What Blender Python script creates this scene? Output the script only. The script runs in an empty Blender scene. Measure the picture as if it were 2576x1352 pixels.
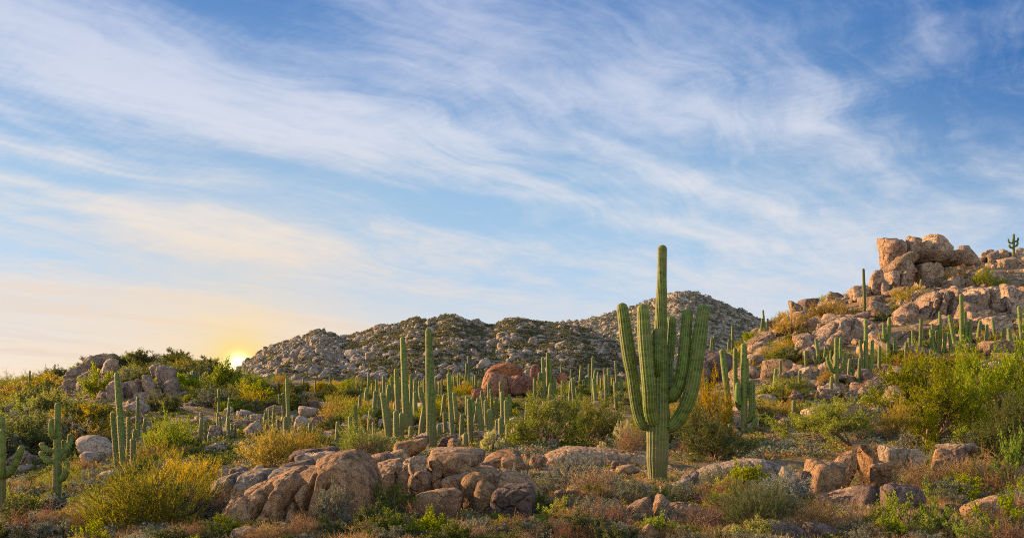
import bpy, bmesh, math, random
import numpy as np
from mathutils import Vector

# ------------------------------------------------------------------ frame of reference
# Survey coordinates: a 2576 x 1352 grid over the view; focal length and horizon in the same units.
FW, FH, F, HOR, ZC = 2576.0, 1352.0, 2231.0, 1000.0, 2.5
SC = bpy.context.scene
COL = SC.collection
EXPO = 1.62
BACK_FILL = 2.15

# ------------------------------------------------------------------ camera
cam_d = bpy.data.cameras.new("camera")
cam = bpy.data.objects.new("camera", cam_d)
COL.objects.link(cam)
cam.location = (0, 0, ZC)
cam.rotation_euler = (math.radians(90), 0, 0)
cam_d.sensor_fit = 'HORIZONTAL'
cam_d.angle = 2 * math.atan(FW / 2 / F)
cam_d.shift_y = (HOR - FH / 2) / FW
cam_d.clip_start = 0.1
cam_d.clip_end = 20000
SC.camera = cam

# ------------------------------------------------------------------ sun and sky
SUN_AZ, SUN_EL = math.radians(-64), math.radians(14)
sun_dir = Vector((math.sin(SUN_AZ) * math.cos(SUN_EL), math.cos(SUN_AZ) * math.cos(SUN_EL), math.sin(SUN_EL)))
sl = bpy.data.lights.new("sun", 'SUN')
sl.energy = 5.0
sl.angle = math.radians(0.6)
sl.color = (1.0, 0.58, 0.25)
so = bpy.data.objects.new("sun", sl)
COL.objects.link(so)
so.rotation_euler = sun_dir.to_track_quat('Z', 'Y').to_euler()
so.location = (-60, 40, 60)

SC.view_settings.view_transform = 'Standard'
SC.view_settings.look = 'None'
SC.view_settings.exposure = EXPO
SC.view_settings.gamma = 1.0
SC.view_settings.use_curve_mapping = False
SC.render.engine = 'CYCLES'
SC.cycles.use_denoising = False
SC.cycles.filter_width = 1.0
SC.cycles.max_bounces = 5
SC.cycles.diffuse_bounces = 3
SC.cycles.transmission_bounces = 3
SC.cycles.transparent_max_bounces = 4
SC.cycles.use_adaptive_sampling = False
SC.cycles.adaptive_threshold = 0.02


class NT:
    """small helper for building node trees"""
    def __init__(self, tree):
        self.t = tree
        self.n = tree.nodes
        self.l = tree.links

    def node(self, typ, **kw):
        nd = self.n.new(typ)
        for k, v in kw.items():
            setattr(nd, k, v)
        return nd

    def put(self, sock, v):
        if hasattr(v, 'is_output'):
            self.l.new(v, sock)
        else:
            sock.default_value = v

    def math(self, op, a, b=None, c=None, clamp=False):
        nd = self.node('ShaderNodeMath', operation=op, use_clamp=clamp)
        self.put(nd.inputs[0], a)
        if b is not None:
            self.put(nd.inputs[1], b)
        if c is not None:
            self.put(nd.inputs[2], c)
        return nd.outputs[0]

    def vmath(self, op, a, b=None):
        nd = self.node('ShaderNodeVectorMath', operation=op)
        self.put(nd.inputs[0], a)
        if b is not None:
            self.put(nd.inputs[1], b)
        return nd.outputs['Value'] if op in ('DOT_PRODUCT', 'LENGTH', 'DISTANCE') else nd.outputs[0]

    def mix(self, f, a, b, blend='MIX'):
        nd = self.node('ShaderNodeMix', data_type='RGBA', blend_type=blend)
        self.put(nd.inputs[0], f)
        self.put(nd.inputs[6], a if hasattr(a, 'is_output') else (*a, 1))
        self.put(nd.inputs[7], b if hasattr(b, 'is_output') else (*b, 1))
        return nd.outputs[2]

    def ramp(self, f, stops, mode='LINEAR'):
        nd = self.node('ShaderNodeValToRGB')
        nd.color_ramp.interpolation = mode
        el = nd.color_ramp.elements
        while len(el) < len(stops):
            el.new(0.5)
        for e, (p, c) in zip(el, stops):
            e.position = p
            e.color = (*c, 1) if hasattr(c, '__len__') else (c, c, c, 1)
        self.put(nd.inputs[0], f)
        return nd.outputs[0]

    def noise(self, vec, scale, detail=4, rough=0.55, dist=0.0, w=None):
        nd = self.node('ShaderNodeTexNoise')
        if vec is not None:
            self.put(nd.inputs['Vector'], vec)
        nd.inputs['Scale'].default_value = scale
        nd.inputs['Detail'].default_value = detail
        nd.inputs['Roughness'].default_value = rough
        nd.inputs['Distortion'].default_value = dist
        return nd.outputs[0]

    def smooth(self, x, lo, hi, a=0.0, b=1.0):
        nd = self.node('ShaderNodeMapRange', interpolation_type='SMOOTHSTEP')
        self.put(nd.inputs[0], x)
        nd.inputs[1].default_value = lo
        nd.inputs[2].default_value = hi
        nd.inputs[3].default_value = a
        nd.inputs[4].default_value = b
        return nd.outputs[0]


def srgb(r, g, b):
    f = lambda c: (c / 255 / 12.92) if c <= 10 else ((c / 255 + 0.055) / 1.055) ** 2.4
    return (f(r), f(g), f(b))


W = bpy.data.worlds.new("World")
SC.world = W
W.use_nodes = True
nt = NT(W.node_tree)
nt.n.clear()
BG = 0.1
KEX = 2 ** -EXPO
sky = nt.node('ShaderNodeTexSky', sky_type='NISHITA')
sky.sun_disc = False
sky.sun_elevation = SUN_EL
sky.sun_rotation = SUN_AZ
sky.altitude = 900
sky.air_density = 1.0
sky.dust_density = 1.2
sky.ozone_density = 2.0
tc = nt.node('ShaderNodeTexCoord')
d = nt.vmath('NORMALIZE', tc.outputs['Generated'])
sx = nt.node('ShaderNodeSeparateXYZ')
nt.put(sx.inputs[0], d)
X, Y, Z = sx.outputs
az = nt.math('ARCTAN2', X, Y)
el = nt.math('ARCSINE', Z)
# streak noise on a high flat cloud sheet; the streaks run towards azimuth ~37 degrees right
zz = nt.math('ADD', nt.math('MAXIMUM', Z, 0.0), 0.13)
px = nt.math('DIVIDE', X, zz)
py = nt.math('DIVIDE', Y, zz)
SA = math.radians(40)
ca, sa = math.cos(SA), math.sin(SA)
along = nt.math('ADD', nt.math('MULTIPLY', px, sa), nt.math('MULTIPLY', py, ca))
across = nt.math('SUBTRACT', nt.math('MULTIPLY', px, ca), nt.math('MULTIPLY', py, sa))


def comb(a, b, c=0.0):
    n_ = nt.node('ShaderNodeCombineXYZ')
    nt.put(n_.inputs[0], a)
    nt.put(n_.inputs[1], b)
    nt.put(n_.inputs[2], c)
    return n_.outputs[0]


warp = nt.noise(comb(px, py, 3.7), 0.6, 3, 0.5)
warp2 = nt.noise(comb(px, py, 9.2), 2.4, 4, 0.55)
across_w = nt.math('ADD', across, nt.math('MULTIPLY', nt.math('SUBTRACT', warp, 0.5), 0.9))
across_w = nt.math('ADD', across_w, nt.math('MULTIPLY', nt.math('SUBTRACT', warp2, 0.5), 0.22))
n_big = nt.noise(comb(nt.math('MULTIPLY', along, 0.55), nt.math('MULTIPLY', across_w, 1.5), 1.3), 1.0, 5, 0.55, 0.2)
n_str = nt.noise(comb(nt.math('MULTIPLY', along, 0.9), nt.math('MULTIPLY', across_w, 5.0), 8.1), 1.0, 6, 0.6, 0.3)
n_fine = nt.noise(comb(nt.math('MULTIPLY', along, 3.4), nt.math('MULTIPLY', across_w, 14.0), 5.5), 1.0, 5, 0.65, 0.4)
n_mot = nt.noise(comb(nt.math('MULTIPLY', along, 7.0), nt.math('MULTIPLY', across_w, 10.0), 12.0), 1.0, 6, 0.7, 0.5)
# fine ripples lying across the streaks
wv = nt.node('ShaderNodeTexWave', wave_type='BANDS', bands_direction='X')
nt.put(wv.inputs['Vector'], comb(along, nt.math('MULTIPLY', across_w, 0.35), 0.0))
wv.inputs['Scale'].default_value = 11.0
wv.inputs['Distortion'].default_value = 5.0
wv.inputs['Detail'].default_value = 4.0
wv.inputs['Detail Scale'].default_value = 2.2
rip = nt.math('MULTIPLY', nt.math('SUBTRACT', wv.outputs['Fac'], 0.5), nt.smooth(nt.noise(comb(px, py, 30.0), 1.3, 2, 0.5), 0.45, 0.65))
# banks of cirrus: (azimuth/elevation centre, half length, half width, tilt, amount)
BANKS = [(380, 255, 600, 85, 13, .54), (840, 320, 400, 70, 11, .54), (1150, 340, 260, 30, 10, .25), (1180, 120, 430, 105, 12, .40), (1130, 320, 330, 45, 10, .34),
         (1690, 265, 300, 60, 14, .46), (1640, 425, 230, 26, 25, .36), (1880, 500, 300, 24, 24, .36), (1450, 500, 420, 26, 17, .34), (1350, 250, 300, 40, 12, .2),
         (560, 585, 520, 50, 6, .46), (300, 545, 330, 24, 12, .26), (700, 650, 420, 36, 8, .36), (90, 70, 240, 90, 20, .36), (40, 300, 140, 14, 20, .30), (420, 425, 420, 20, 3, .22),
         (1350, 610, 380, 18, 8, .36), (1500, 660, 500, 18, 9, .26), (2050, 640, 520, 40, 12, .26), (1300, 490, 300, 10, 4, .2), (2230, 190, 170, 40, -12, .22), (2380, 90, 160, 50, -14, .12), (2150, 330, 300, 40, 12, .14),
         (250, 760, 560, 60, 3, .42), (350, 850, 700, 40, 2, .36), (900, 715, 260, 14, 4, .22), (1900, 720, 600, 40, 6, .14),
         (620, 20, 300, 50, 6, -.40), (560, 388, 480, 34, 9, -.52), (1050, 505, 380, 46, 8, -.36), (1150, 570, 420, 26, 6, -.26), (300, 470, 260, 26, 4, -.30), (160, 330, 260, 24, 9, -.25), (330, 690, 260, 20, 8, -.25), (1060, 690, 300, 26, 6, -.30),
         (1000, 760, 420, 40, 2, -.15), (2480, 160, 240, 260, 10, -.16), (2250, 480, 300, 60, 14, -.10)]
cov = None
for (cx, cy, a_, b_, t_, am) in BANKS:
    dx, dz = (cx - FW / 2) / F, (HOR - cy) / F
    caz, cel = math.atan2(dx, 1), math.atan2(dz, math.hypot(dx, 1))
    th = math.radians(-t_)
    u_ = nt.math('SUBTRACT', az, caz)
    v_ = nt.math('SUBTRACT', el, cel)
    la, lb = a_ / F, b_ / F
    p_ = nt.math('MULTIPLY_ADD', u_, math.cos(th) / la, nt.math('MULTIPLY', v_, math.sin(th) / la))
    q_ = nt.math('MULTIPLY_ADD', u_, -math.sin(th) / lb, nt.math('MULTIPLY', v_, math.cos(th) / lb))
    r2 = nt.math('MULTIPLY_ADD', p_, p_, nt.math('MULTIPLY', q_, q_))
    g_ = nt.math('MULTIPLY', nt.math('EXPONENT', nt.math('MULTIPLY', r2, -0.9)), am * 0.9)
    cov = g_ if cov is None else nt.math('ADD', cov, g_)
behind = nt.smooth(Y, -0.35, 0.25, 0.34, 0.0)
cov = nt.math('ADD', nt.math('ADD', cov, 0.10), behind)
n_mot = nt.noise(comb(px, py, 12.0), 5.5, 6, 0.68, 0.4)
dens = cov
for n_, k_ in ((n_big, 1.35), (n_str, 1.25), (n_fine, 0.60), (n_mot, 0.85)):
    dens = nt.math('ADD', dens, nt.math('MULTIPLY', nt.math('SUBTRACT', n_, 0.5), k_))
dens = nt.math('ADD', dens, nt.math('MULTIPLY', rip, 0.05))
cl = nt.smooth(dens, -0.30, 0.95)
# clear-sky colour: the physical sky, cooled a little and lifted towards a paler blue low down
S = lambda c: tuple(v / BG for v in srgb(*c))
elr = nt.math('DIVIDE', el, math.radians(28), clamp=True)
warmth = nt.math('EXPONENT', nt.math('MULTIPLY', nt.math('POWER', nt.math('MULTIPLY', nt.math('SUBTRACT', az, math.radians(-22)), 1 / 0.42), 2.0), -1.0))
UP = [(0.46, srgb(152, 189, 222)), (0.64, srgb(114, 157, 206)), (0.84, srgb(84, 131, 192)), (1.0, srgb(62, 114, 182))]
clear = nt.mix(warmth, nt.ramp(elr, [(0.0, srgb(232, 222, 222)), (0.12, srgb(208, 217, 230)), (0.28, srgb(172, 202, 230))] + UP),
               nt.ramp(elr, [(0.0, srgb(246, 212, 178)), (0.12, srgb(216, 212, 212)), (0.28, srgb(176, 202, 228))] + UP))
east = nt.smooth(az, math.radians(8), math.radians(36))
clear = nt.mix(nt.math('MULTIPLY', east, nt.smooth(el, 0.08, 0.36)), clear, srgb(30, 100, 172))
clear = nt.mix(1.0, clear, (KEX / BG,) * 3, 'MULTIPLY')
base = nt.mix(0.93, sky.outputs[0], clear)
TOPC = [(0.58, srgb(226, 229, 240)), (1.0, srgb(188, 202, 234))]
ccol = nt.mix(warmth, nt.ramp(elr, [(0.0, srgb(240, 226, 222)), (0.18, srgb(238, 230, 228)), (0.38, srgb(236, 233, 234))] + TOPC),
              nt.ramp(elr, [(0.0, srgb(254, 212, 168)), (0.18, srgb(253, 226, 196)), (0.38, srgb(246, 233, 220))] + TOPC))
lowgrey = nt.math('MULTIPLY', nt.smooth(n_str, 0.42, 0.62), nt.smooth(el, 0.20, 0.02))
ccol = nt.mix(nt.math('MULTIPLY', lowgrey, 0.45), ccol, srgb(206, 196, 200))
ccol = nt.mix(1.0, ccol, (KEX / BG,) * 3, 'MULTIPLY')
col = nt.mix(nt.math('MULTIPLY', cl, 0.84), base, ccol)
# the glow round the low sun in the saddle
gx, gz = (600 - FW / 2) / F, (HOR - 915) / F
gd = Vector((gx, 1, gz)).normalized()
dt = nt.vmath('DOT_PRODUCT', d, tuple(gd))
ang2 = nt.math('MULTIPLY', nt.math('SUBTRACT', 1.0, dt), 2.0)     # ~ angle squared
for sig, c_, k in ((0.15, srgb(255, 226, 186), 0.40), (0.060, srgb(255, 222, 152), 0.40), (0.028, srgb(255, 224, 104), 0.9), (0.0095, (2.6, 2.3, 1.3), 1.0)):
    g_ = nt.math('MULTIPLY', nt.math('EXPONENT', nt.math('MULTIPLY', ang2, -1 / sig ** 2)), k)
    col = nt.mix(g_, col, tuple(v * KEX / BG for v in c_))
# unseen sky overhead and behind the viewer, brightened and warmed as added fill light
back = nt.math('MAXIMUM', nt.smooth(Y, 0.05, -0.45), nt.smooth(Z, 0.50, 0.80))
col = nt.mix(1.0, col, nt.mix(back, (1, 1, 1), (BACK_FILL * 1.2, BACK_FILL, BACK_FILL * 0.74)), 'MULTIPLY')
# below the horizon the air takes the ground's colour
col = nt.mix(nt.smooth(Z, -0.015, -0.10), col, (0.16 / BG, 0.13 / BG, 0.10 / BG))
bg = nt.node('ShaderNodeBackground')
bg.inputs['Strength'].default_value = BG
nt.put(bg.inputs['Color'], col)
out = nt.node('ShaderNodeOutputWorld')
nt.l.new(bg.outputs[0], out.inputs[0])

# ------------------------------------------------------------------ numeric helpers
RS = np.random.RandomState(20240)


def _hash(ix, iy, iz):
    h = (ix.astype(np.uint32) * np.uint32(374761393)) ^ (iy.astype(np.uint32) * np.uint32(668265263)) ^ (iz.astype(np.uint32) * np.uint32(2246822519))
    h = (h ^ (h >> np.uint32(13))) * np.uint32(1274126177)
    h = h ^ (h >> np.uint32(16))
    return h.astype(np.float64) / 4294967295.0


def vnoise(p):
    """smooth value noise in 3D, about 0..1"""
    p = np.asarray(p, float)
    i = np.floor(p).astype(np.int64)
    f = p - i
    f = f * f * (3 - 2 * f)
    r = 0
    for dx in (0, 1):
        wx = f[..., 0] if dx else 1 - f[..., 0]
        for dy in (0, 1):
            wy = f[..., 1] if dy else 1 - f[..., 1]
            for dz in (0, 1):
                wz = f[..., 2] if dz else 1 - f[..., 2]
                r = r + wx * wy * wz * _hash(i[..., 0] + dx, i[..., 1] + dy, i[..., 2] + dz)
    return r


def fbm(p, oct=4, gain=0.5):
    a, s, t = 1.0, 0.0, 0.0
    p = np.asarray(p, float)
    for k in range(oct):
        s = s + a * (vnoise(p + 17.3 * k) - 0.5)
        t += a
        a *= gain
        p = p * 2.03
    return s / t * 2


def mesh_obj(name, V, faces, mats, parent=None, smooth=True, mi=None, uv=None, link=True):
    """faces: list of integer arrays (n,3) / (n,4)"""
    me = bpy.data.meshes.new(name)
    faces = [f for f in faces if len(f)]
    V = np.asarray(V, np.float32)
    lv = np.concatenate([f.ravel() for f in faces]).astype(np.int32)
    tot = np.concatenate([np.full(len(f), f.shape[1], np.int32) for f in faces])
    st = np.concatenate([[0], np.cumsum(tot)[:-1]]).astype(np.int32)
    me.vertices.add(len(V))
    me.vertices.foreach_set('co', V.ravel())
    me.loops.add(len(lv))
    me.loops.foreach_set('vertex_index', lv)
    me.polygons.add(len(tot))
    me.polygons.foreach_set('loop_start', st)
    me.polygons.foreach_set('loop_total', tot)
    if mi is not None:
        me.polygons.foreach_set('material_index', np.asarray(mi, np.int32))
    me.polygons.foreach_set('use_smooth', np.full(len(tot), bool(smooth)))
    if uv is not None:
        ul = me.uv_layers.new(name='uv')
        ul.data.foreach_set('uv', np.asarray(uv, np.float32)[lv].ravel())
    me.update(calc_edges=True)
    for m in (mats if isinstance(mats, (list, tuple)) else [mats]):
        me.materials.append(m)
    if not link:
        return me
    o = bpy.data.objects.new(name, me)
    COL.objects.link(o)
    if parent is not None:
        o.parent = parent
    return o


def empty(name, loc):
    o = bpy.data.objects.new(name, None)
    o.empty_display_size = 0.3
    o.location = loc
    COL.objects.link(o)
    return o


def tag(o, label=None, cat=None, group=None, kind=None):
    for k, v in (('label', label), ('category', cat), ('group', group), ('kind', kind)):
        if v:
            o[k] = v
    return o


def smoothstep(x, a, b):
    t = np.clip((x - a) / (b - a), 0, 1)
    return t * t * (3 - 2 * t)


# ------------------------------------------------------------------ materials
def new_mat(name):
    m = bpy.data.materials.new(name)
    m.use_nodes = True
    m.node_tree.nodes.clear()
    n_ = NT(m.node_tree)
    o = n_.node('ShaderNodeOutputMaterial')
    return m, n_, o


def granite(name, pale, mid, dark, scale=1.0, grey=(0.30, 0.29, 0.27), crack=0.5, bump=1.0):
    m, n_, o = new_mat(name)
    pos = n_.node('ShaderNodeNewGeometry').outputs['Position']
    oi = n_.node('ShaderNodeObjectInfo').outputs['Random']
    isl = n_.node('ShaderNodeNewGeometry').outputs['Random Per Island']
    big = n_.noise(pos, 0.9 * scale, 5, 0.62, 0.6)
    med = n_.noise(pos, 5.5 * scale, 5, 0.65, 0.3)
    fin = n_.noise(pos, 38 * scale, 3, 0.7)
    spk = n_.noise(pos, 16 * scale, 4, 0.75)
    c = n_.mix(n_.smooth(big, 0.36, 0.66), mid, pale)
    c = n_.mix(n_.math('MULTIPLY', n_.smooth(med, 0.47, 0.62), 0.85), c, dark)
    stn = n_.noise(pos, 2.1 * scale, 6, 0.7, 0.8)
    c = n_.mix(n_.math('MULTIPLY', n_.smooth(stn, 0.52, 0.62), 0.7), c, tuple(v * 0.8 for v in dark))
    c = n_.mix(n_.math('MULTIPLY', n_.smooth(spk, 0.52, 0.62), 0.55), c, grey)
    c = n_.mix(n_.math('MULTIPLY', n_.smooth(fin, 0.47, 0.62), 0.7), c, tuple(v * 0.45 for v in dark))
    rv = n_.math('FRACT', n_.math('ADD', n_.math('MULTIPLY', oi, 7.31), isl))
    hsv = n_.node('ShaderNodeHueSaturation')
    n_.put(hsv.inputs['Hue'], n_.math('MULTIPLY_ADD', rv, 0.014, 0.493))
    n_.put(hsv.inputs['Saturation'], n_.math('MULTIPLY_ADD', n_.math('FRACT', n_.math('MULTIPLY', rv, 5.7)), 0.3, 0.82))
    n_.put(hsv.inputs['Value'], n_.math('MULTIPLY_ADD', n_.math('FRACT', n_.math('MULTIPLY', rv, 3.1)), 0.5, 0.76))
    n_.put(hsv.inputs['Color'], c)
    b = n_.node('ShaderNodeBsdfPrincipled')
    n_.put(b.inputs['Base Color'], hsv.outputs[0])
    b.inputs['Roughness'].default_value = 0.92
    b.inputs['Specular IOR Level'].default_value = 0.2
    vor = n_.node('ShaderNodeTexVoronoi', feature='DISTANCE_TO_EDGE')
    warp = n_.node('ShaderNodeTexNoise')
    n_.put(warp.inputs['Vector'], pos)
    warp.inputs['Scale'].default_value = 1.1 * scale
    n_.put(vor.inputs['Vector'], n_.vmath('ADD', pos, n_.vmath('MULTIPLY', warp.outputs['Color'], (1.1 / scale, 1.1 / scale, 1.1 / scale))))
    vor.inputs['Scale'].default_value = 0.75 * scale
    h = n_.math('MULTIPLY', n_.smooth(vor.outputs['Distance'], 0.0, 0.035), crack)
    h = n_.math('ADD', h, n_.math('MULTIPLY', med, 0.9))
    h = n_.math('ADD', h, n_.math('MULTIPLY', spk, 0.45))
    h = n_.math('ADD', h, n_.math('MULTIPLY', fin, 0.2))
    bp = n_.node('ShaderNodeBump')
    bp.inputs['Strength'].default_value = 0.95 * bump
    bp.inputs['Distance'].default_value = 0.16 / scale
    n_.put(bp.inputs['Height'], h)
    n_.put(b.inputs['Normal'], bp.outputs[0])
    n_.l.new(b.outputs[0], o.inputs[0])
    return m


def leafy(name, cols, trans=0.45, var=0.35, hue=0.014):
    """foliage: cols = list of base colours picked per leaf"""
    m, n_, o = new_mat(name)
    geo = n_.node('ShaderNodeNewGeometry')
    isl = geo.outputs['Random Per Island']
    oi = n_.node('ShaderNodeObjectInfo').outputs['Random']
    k = len(cols)
    c = n_.ramp(isl, [((i + 0.5) / k, cc) for i, cc in enumerate(cols)])
    hsv = n_.node('ShaderNodeHueSaturation')
    n_.put(hsv.inputs['Hue'], n_.math('MULTIPLY_ADD', oi, 2 * hue, 0.5 - hue))
    n_.put(hsv.inputs['Saturation'], n_.math('MULTIPLY_ADD', n_.math('FRACT', n_.math('MULTIPLY', oi, 13.7)), 0.3, 0.85))
    v1 = n_.math('MULTIPLY_ADD', n_.math('FRACT', n_.math('MULTIPLY', isl, 57.0)), var * 2, 1 - var)
    v2 = n_.math('MULTIPLY_ADD', n_.math('FRACT', n_.math('MULTIPLY', oi, 5.3)), 0.36, 0.82)
    n_.put(hsv.inputs['Value'], n_.math('MULTIPLY', v1, v2))
    n_.put(hsv.inputs['Color'], c)
    df = n_.node('ShaderNodeBsdfDiffuse')
    tr = n_.node('ShaderNodeBsdfTranslucent')
    n_.put(df.inputs['Color'], hsv.outputs[0])
    n_.put(tr.inputs['Color'], hsv.outputs[0])
    mx = n_.node('ShaderNodeMixShader')
    mx.inputs[0].default_value = trans
    n_.l.new(df.outputs[0], mx.inputs[1])
    n_.l.new(tr.outputs[0], mx.inputs[2])
    n_.l.new(mx.outputs[0], o.inputs[0])
    return m


def cactus_skin(name, body, crest, low, low_h):
    m, n_, o = new_mat(name)
    uvn = n_.node('ShaderNodeUVMap')
    uvn.uv_map = 'uv'
    s = n_.node('ShaderNodeSeparateXYZ')
    n_.put(s.inputs[0], uvn.outputs[0])
    u, v = s.outputs[0], s.outputs[1]
    geo = n_.node('ShaderNodeNewGeometry')
    oi = n_.node('ShaderNodeObjectInfo').outputs['Random']
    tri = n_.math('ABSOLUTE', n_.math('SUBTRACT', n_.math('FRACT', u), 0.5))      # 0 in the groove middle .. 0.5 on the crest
    band = n_.noise(comb2(n_, n_.math('MULTIPLY', u, 0.10), n_.math('MULTIPLY', v, 5.5)), 1.0, 4, 0.6)
    patch = n_.noise(geo.outputs['Position'], 3.2, 5, 0.6)
    c = n_.mix(n_.smooth(band, 0.34, 0.66), tuple(x * 0.55 for x in body), tuple(x * 1.35 for x in body))
    c = n_.mix(n_.math('MULTIPLY', n_.smooth(patch, 0.52, 0.75), 0.5), c, (0.16, 0.15, 0.06))
    sc_ = n_.noise(comb2(n_, n_.math('MULTIPLY', u, 1.0), n_.math('MULTIPLY', v, 14.0)), 1.0, 2, 0.5)
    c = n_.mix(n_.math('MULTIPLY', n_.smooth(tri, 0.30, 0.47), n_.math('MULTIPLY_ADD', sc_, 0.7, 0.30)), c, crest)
    # old grey-brown bark low on the stem
    lw = n_.math('ADD', n_.smooth(v, low_h, 0.0), n_.math('MULTIPLY', n_.math('SUBTRACT', patch, 0.5), 1.6), clamp=True)
    c = n_.mix(n_.math('MULTIPLY', lw, 0.72), c, low)
    hsv = n_.node('ShaderNodeHueSaturation')
    n_.put(hsv.inputs['Hue'], n_.math('MULTIPLY_ADD', oi, 0.03, 0.485))
    n_.put(hsv.inputs['Value'], n_.math('MULTIPLY_ADD', n_.math('FRACT', n_.math('MULTIPLY', oi, 9.1)), 0.4, 0.80))
    n_.put(hsv.inputs['Color'], c)
    b = n_.node('ShaderNodeBsdfPrincipled')
    n_.put(b.inputs['Base Color'], hsv.outputs[0])
    b.inputs['Roughness'].default_value = 0.62
    b.inputs['Specular IOR Level'].default_value = 0.25
    bp = n_.node('ShaderNodeBump')
    bp.inputs['Strength'].default_value = 0.4
    bp.inputs['Distance'].default_value = 0.03
    n_.put(bp.inputs['Height'], n_.math('ADD', band, n_.math('MULTIPLY', n_.noise(geo.outputs['Position'], 30, 3, 0.6), 0.5)))
    n_.put(b.inputs['Normal'], bp.outputs[0])
    n_.l.new(b.outputs[0], o.inputs[0])
    return m


def comb2(n_, a, b):
    c = n_.node('ShaderNodeCombineXYZ')
    n_.put(c.inputs[0], a)
    n_.put(c.inputs[1], b)
    return c.outputs[0]


def soil(name):
    m, n_, o = new_mat(name)
    pos = n_.node('ShaderNodeNewGeometry').outputs['Position']
    a = n_.noise(pos, 0.22, 6, 0.62, 0.4)
    b_ = n_.noise(pos, 1.6, 6, 0.68, 0.3)
    f = n_.noise(pos, 22, 4, 0.75)
    c = n_.mix(n_.smooth(a, 0.36, 0.62), (0.17, 0.105, 0.06), (0.24, 0.155, 0.09))
    c = n_.mix(n_.math('MULTIPLY', n_.smooth(b_, 0.46, 0.60), 0.85), c, (0.09, 0.092, 0.038))
    c = n_.mix(n_.math('MULTIPLY', n_.smooth(b_, 0.47, 0.36), 0.6), c, (0.30, 0.26, 0.22))
    c = n_.mix(n_.math('MULTIPLY', n_.smooth(f, 0.50, 0.66), 0.6), c, (0.07, 0.05, 0.035))
    c = n_.mix(n_.math('MULTIPLY', n_.smooth(f, 0.48, 0.36), 0.4), c, (0.38, 0.31, 0.25))
    b = n_.node('ShaderNodeBsdfPrincipled')
    n_.put(b.inputs['Base Color'], c)
    b.inputs['Roughness'].default_value = 0.95
    b.inputs['Specular IOR Level'].default_value = 0.1
    bp = n_.node('ShaderNodeBump')
    bp.inputs['Strength'].default_value = 0.9
    bp.inputs['Distance'].default_value = 0.12
    n_.put(bp.inputs['Height'], n_.math('ADD', b_, n_.math('MULTIPLY', f, 0.5)))
    n_.put(b.inputs['Normal'], bp.outputs[0])
    n_.l.new(b.outputs[0], o.inputs[0])
    return m


def talus(name):
    """mountain ground between the boulders: broken stone, gravel and low scrub"""
    m, n_, o = new_mat(name)
    pos = n_.node('ShaderNodeNewGeometry').outputs['Position']
    v = n_.node('ShaderNodeTexVoronoi', feature='F1')
    n_.put(v.inputs['Vector'], pos)
    v.inputs['Scale'].default_value = 0.42
    vr = n_.node('ShaderNodeSeparateColor')
    n_.put(vr.inputs[0], v.outputs['Color'])
    a = n_.noise(pos, 0.05, 5, 0.6)
    b_ = n_.noise(pos, 0.45, 5, 0.7)
    c = n_.ramp(vr.outputs[0], [(0.1, (0.13, 0.115, 0.09)), (0.45, (0.23, 0.20, 0.155)), (0.75, (0.33, 0.285, 0.225)), (1.0, (0.42, 0.37, 0.30))])
    green = n_.smooth(n_.math('ADD', n_.math('MULTIPLY', a, 0.6), n_.math('MULTIPLY', b_, 0.6)), 0.56, 0.68)
    c = n_.mix(n_.math('MULTIPLY', green, 0.8), c, (0.13, 0.13, 0.06))
    b = n_.node('ShaderNodeBsdfPrincipled')
    n_.put(b.inputs['Base Color'], c)
    b.inputs['Roughness'].default_value = 0.95
    b.inputs['Specular IOR Level'].default_value = 0.1
    bp = n_.node('ShaderNodeBump')
    bp.inputs['Strength'].default_value = 1.0
    bp.inputs['Distance'].default_value = 1.6
    n_.put(bp.inputs['Height'], n_.math('SUBTRACT', n_.math('MULTIPLY', b_, 0.8), v.outputs['Distance']))
    n_.put(b.inputs['Normal'], bp.outputs[0])
    n_.l.new(b.outputs[0], o.inputs[0])
    return m


M = {}
M['rock_warm'] = granite('granite_warm', (0.40, 0.26, 0.145), (0.29, 0.175, 0.095), (0.11, 0.066, 0.042), 1.0, (0.28, 0.24, 0.19))
M['rock_grey'] = granite('granite_grey', (0.43, 0.36, 0.28), (0.34, 0.265, 0.195), (0.15, 0.11, 0.08), 1.0)
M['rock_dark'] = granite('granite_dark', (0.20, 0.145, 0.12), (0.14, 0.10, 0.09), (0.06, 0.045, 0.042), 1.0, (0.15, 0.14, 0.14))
M['rock_red'] = granite('granite_red', (0.36, 0.175, 0.105), (0.28, 0.125, 0.075), (0.13, 0.06, 0.04), 0.45, (0.34, 0.19, 0.12))
M['rock_hill'] = granite('granite_hillside', (0.43, 0.315, 0.215), (0.32, 0.22, 0.15), (0.105, 0.07, 0.052), 0.40, (0.37, 0.32, 0.27))
M['rock_slope'] = granite('granite_left_hill', (0.40, 0.32, 0.24), (0.31, 0.235, 0.17), (0.14, 0.10, 0.075), 0.40)
M['rock_far'] = granite('granite_mountain', (0.40, 0.355, 0.295), (0.30, 0.255, 0.205), (0.14, 0.115, 0.092), 0.14, (0.33, 0.30, 0.25))
M['soil'] = soil('desert_soil')
M['talus'] = talus('mountain_talus')
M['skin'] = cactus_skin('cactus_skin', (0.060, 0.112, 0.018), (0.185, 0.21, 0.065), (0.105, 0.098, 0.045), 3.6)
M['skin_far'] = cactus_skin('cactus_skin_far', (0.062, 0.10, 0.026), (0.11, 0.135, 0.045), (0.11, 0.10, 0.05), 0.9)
M['spine'] = leafy('cactus_spines', [(0.55, 0.44, 0.20), (0.62, 0.52, 0.27)], 0.45, 0.2, 0.01)
M['olive'] = leafy('foliage_olive', [(0.15, 0.16, 0.03), (0.21, 0.195, 0.032), (0.10, 0.12, 0.028), (0.28, 0.225, 0.035)], 0.5)
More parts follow.
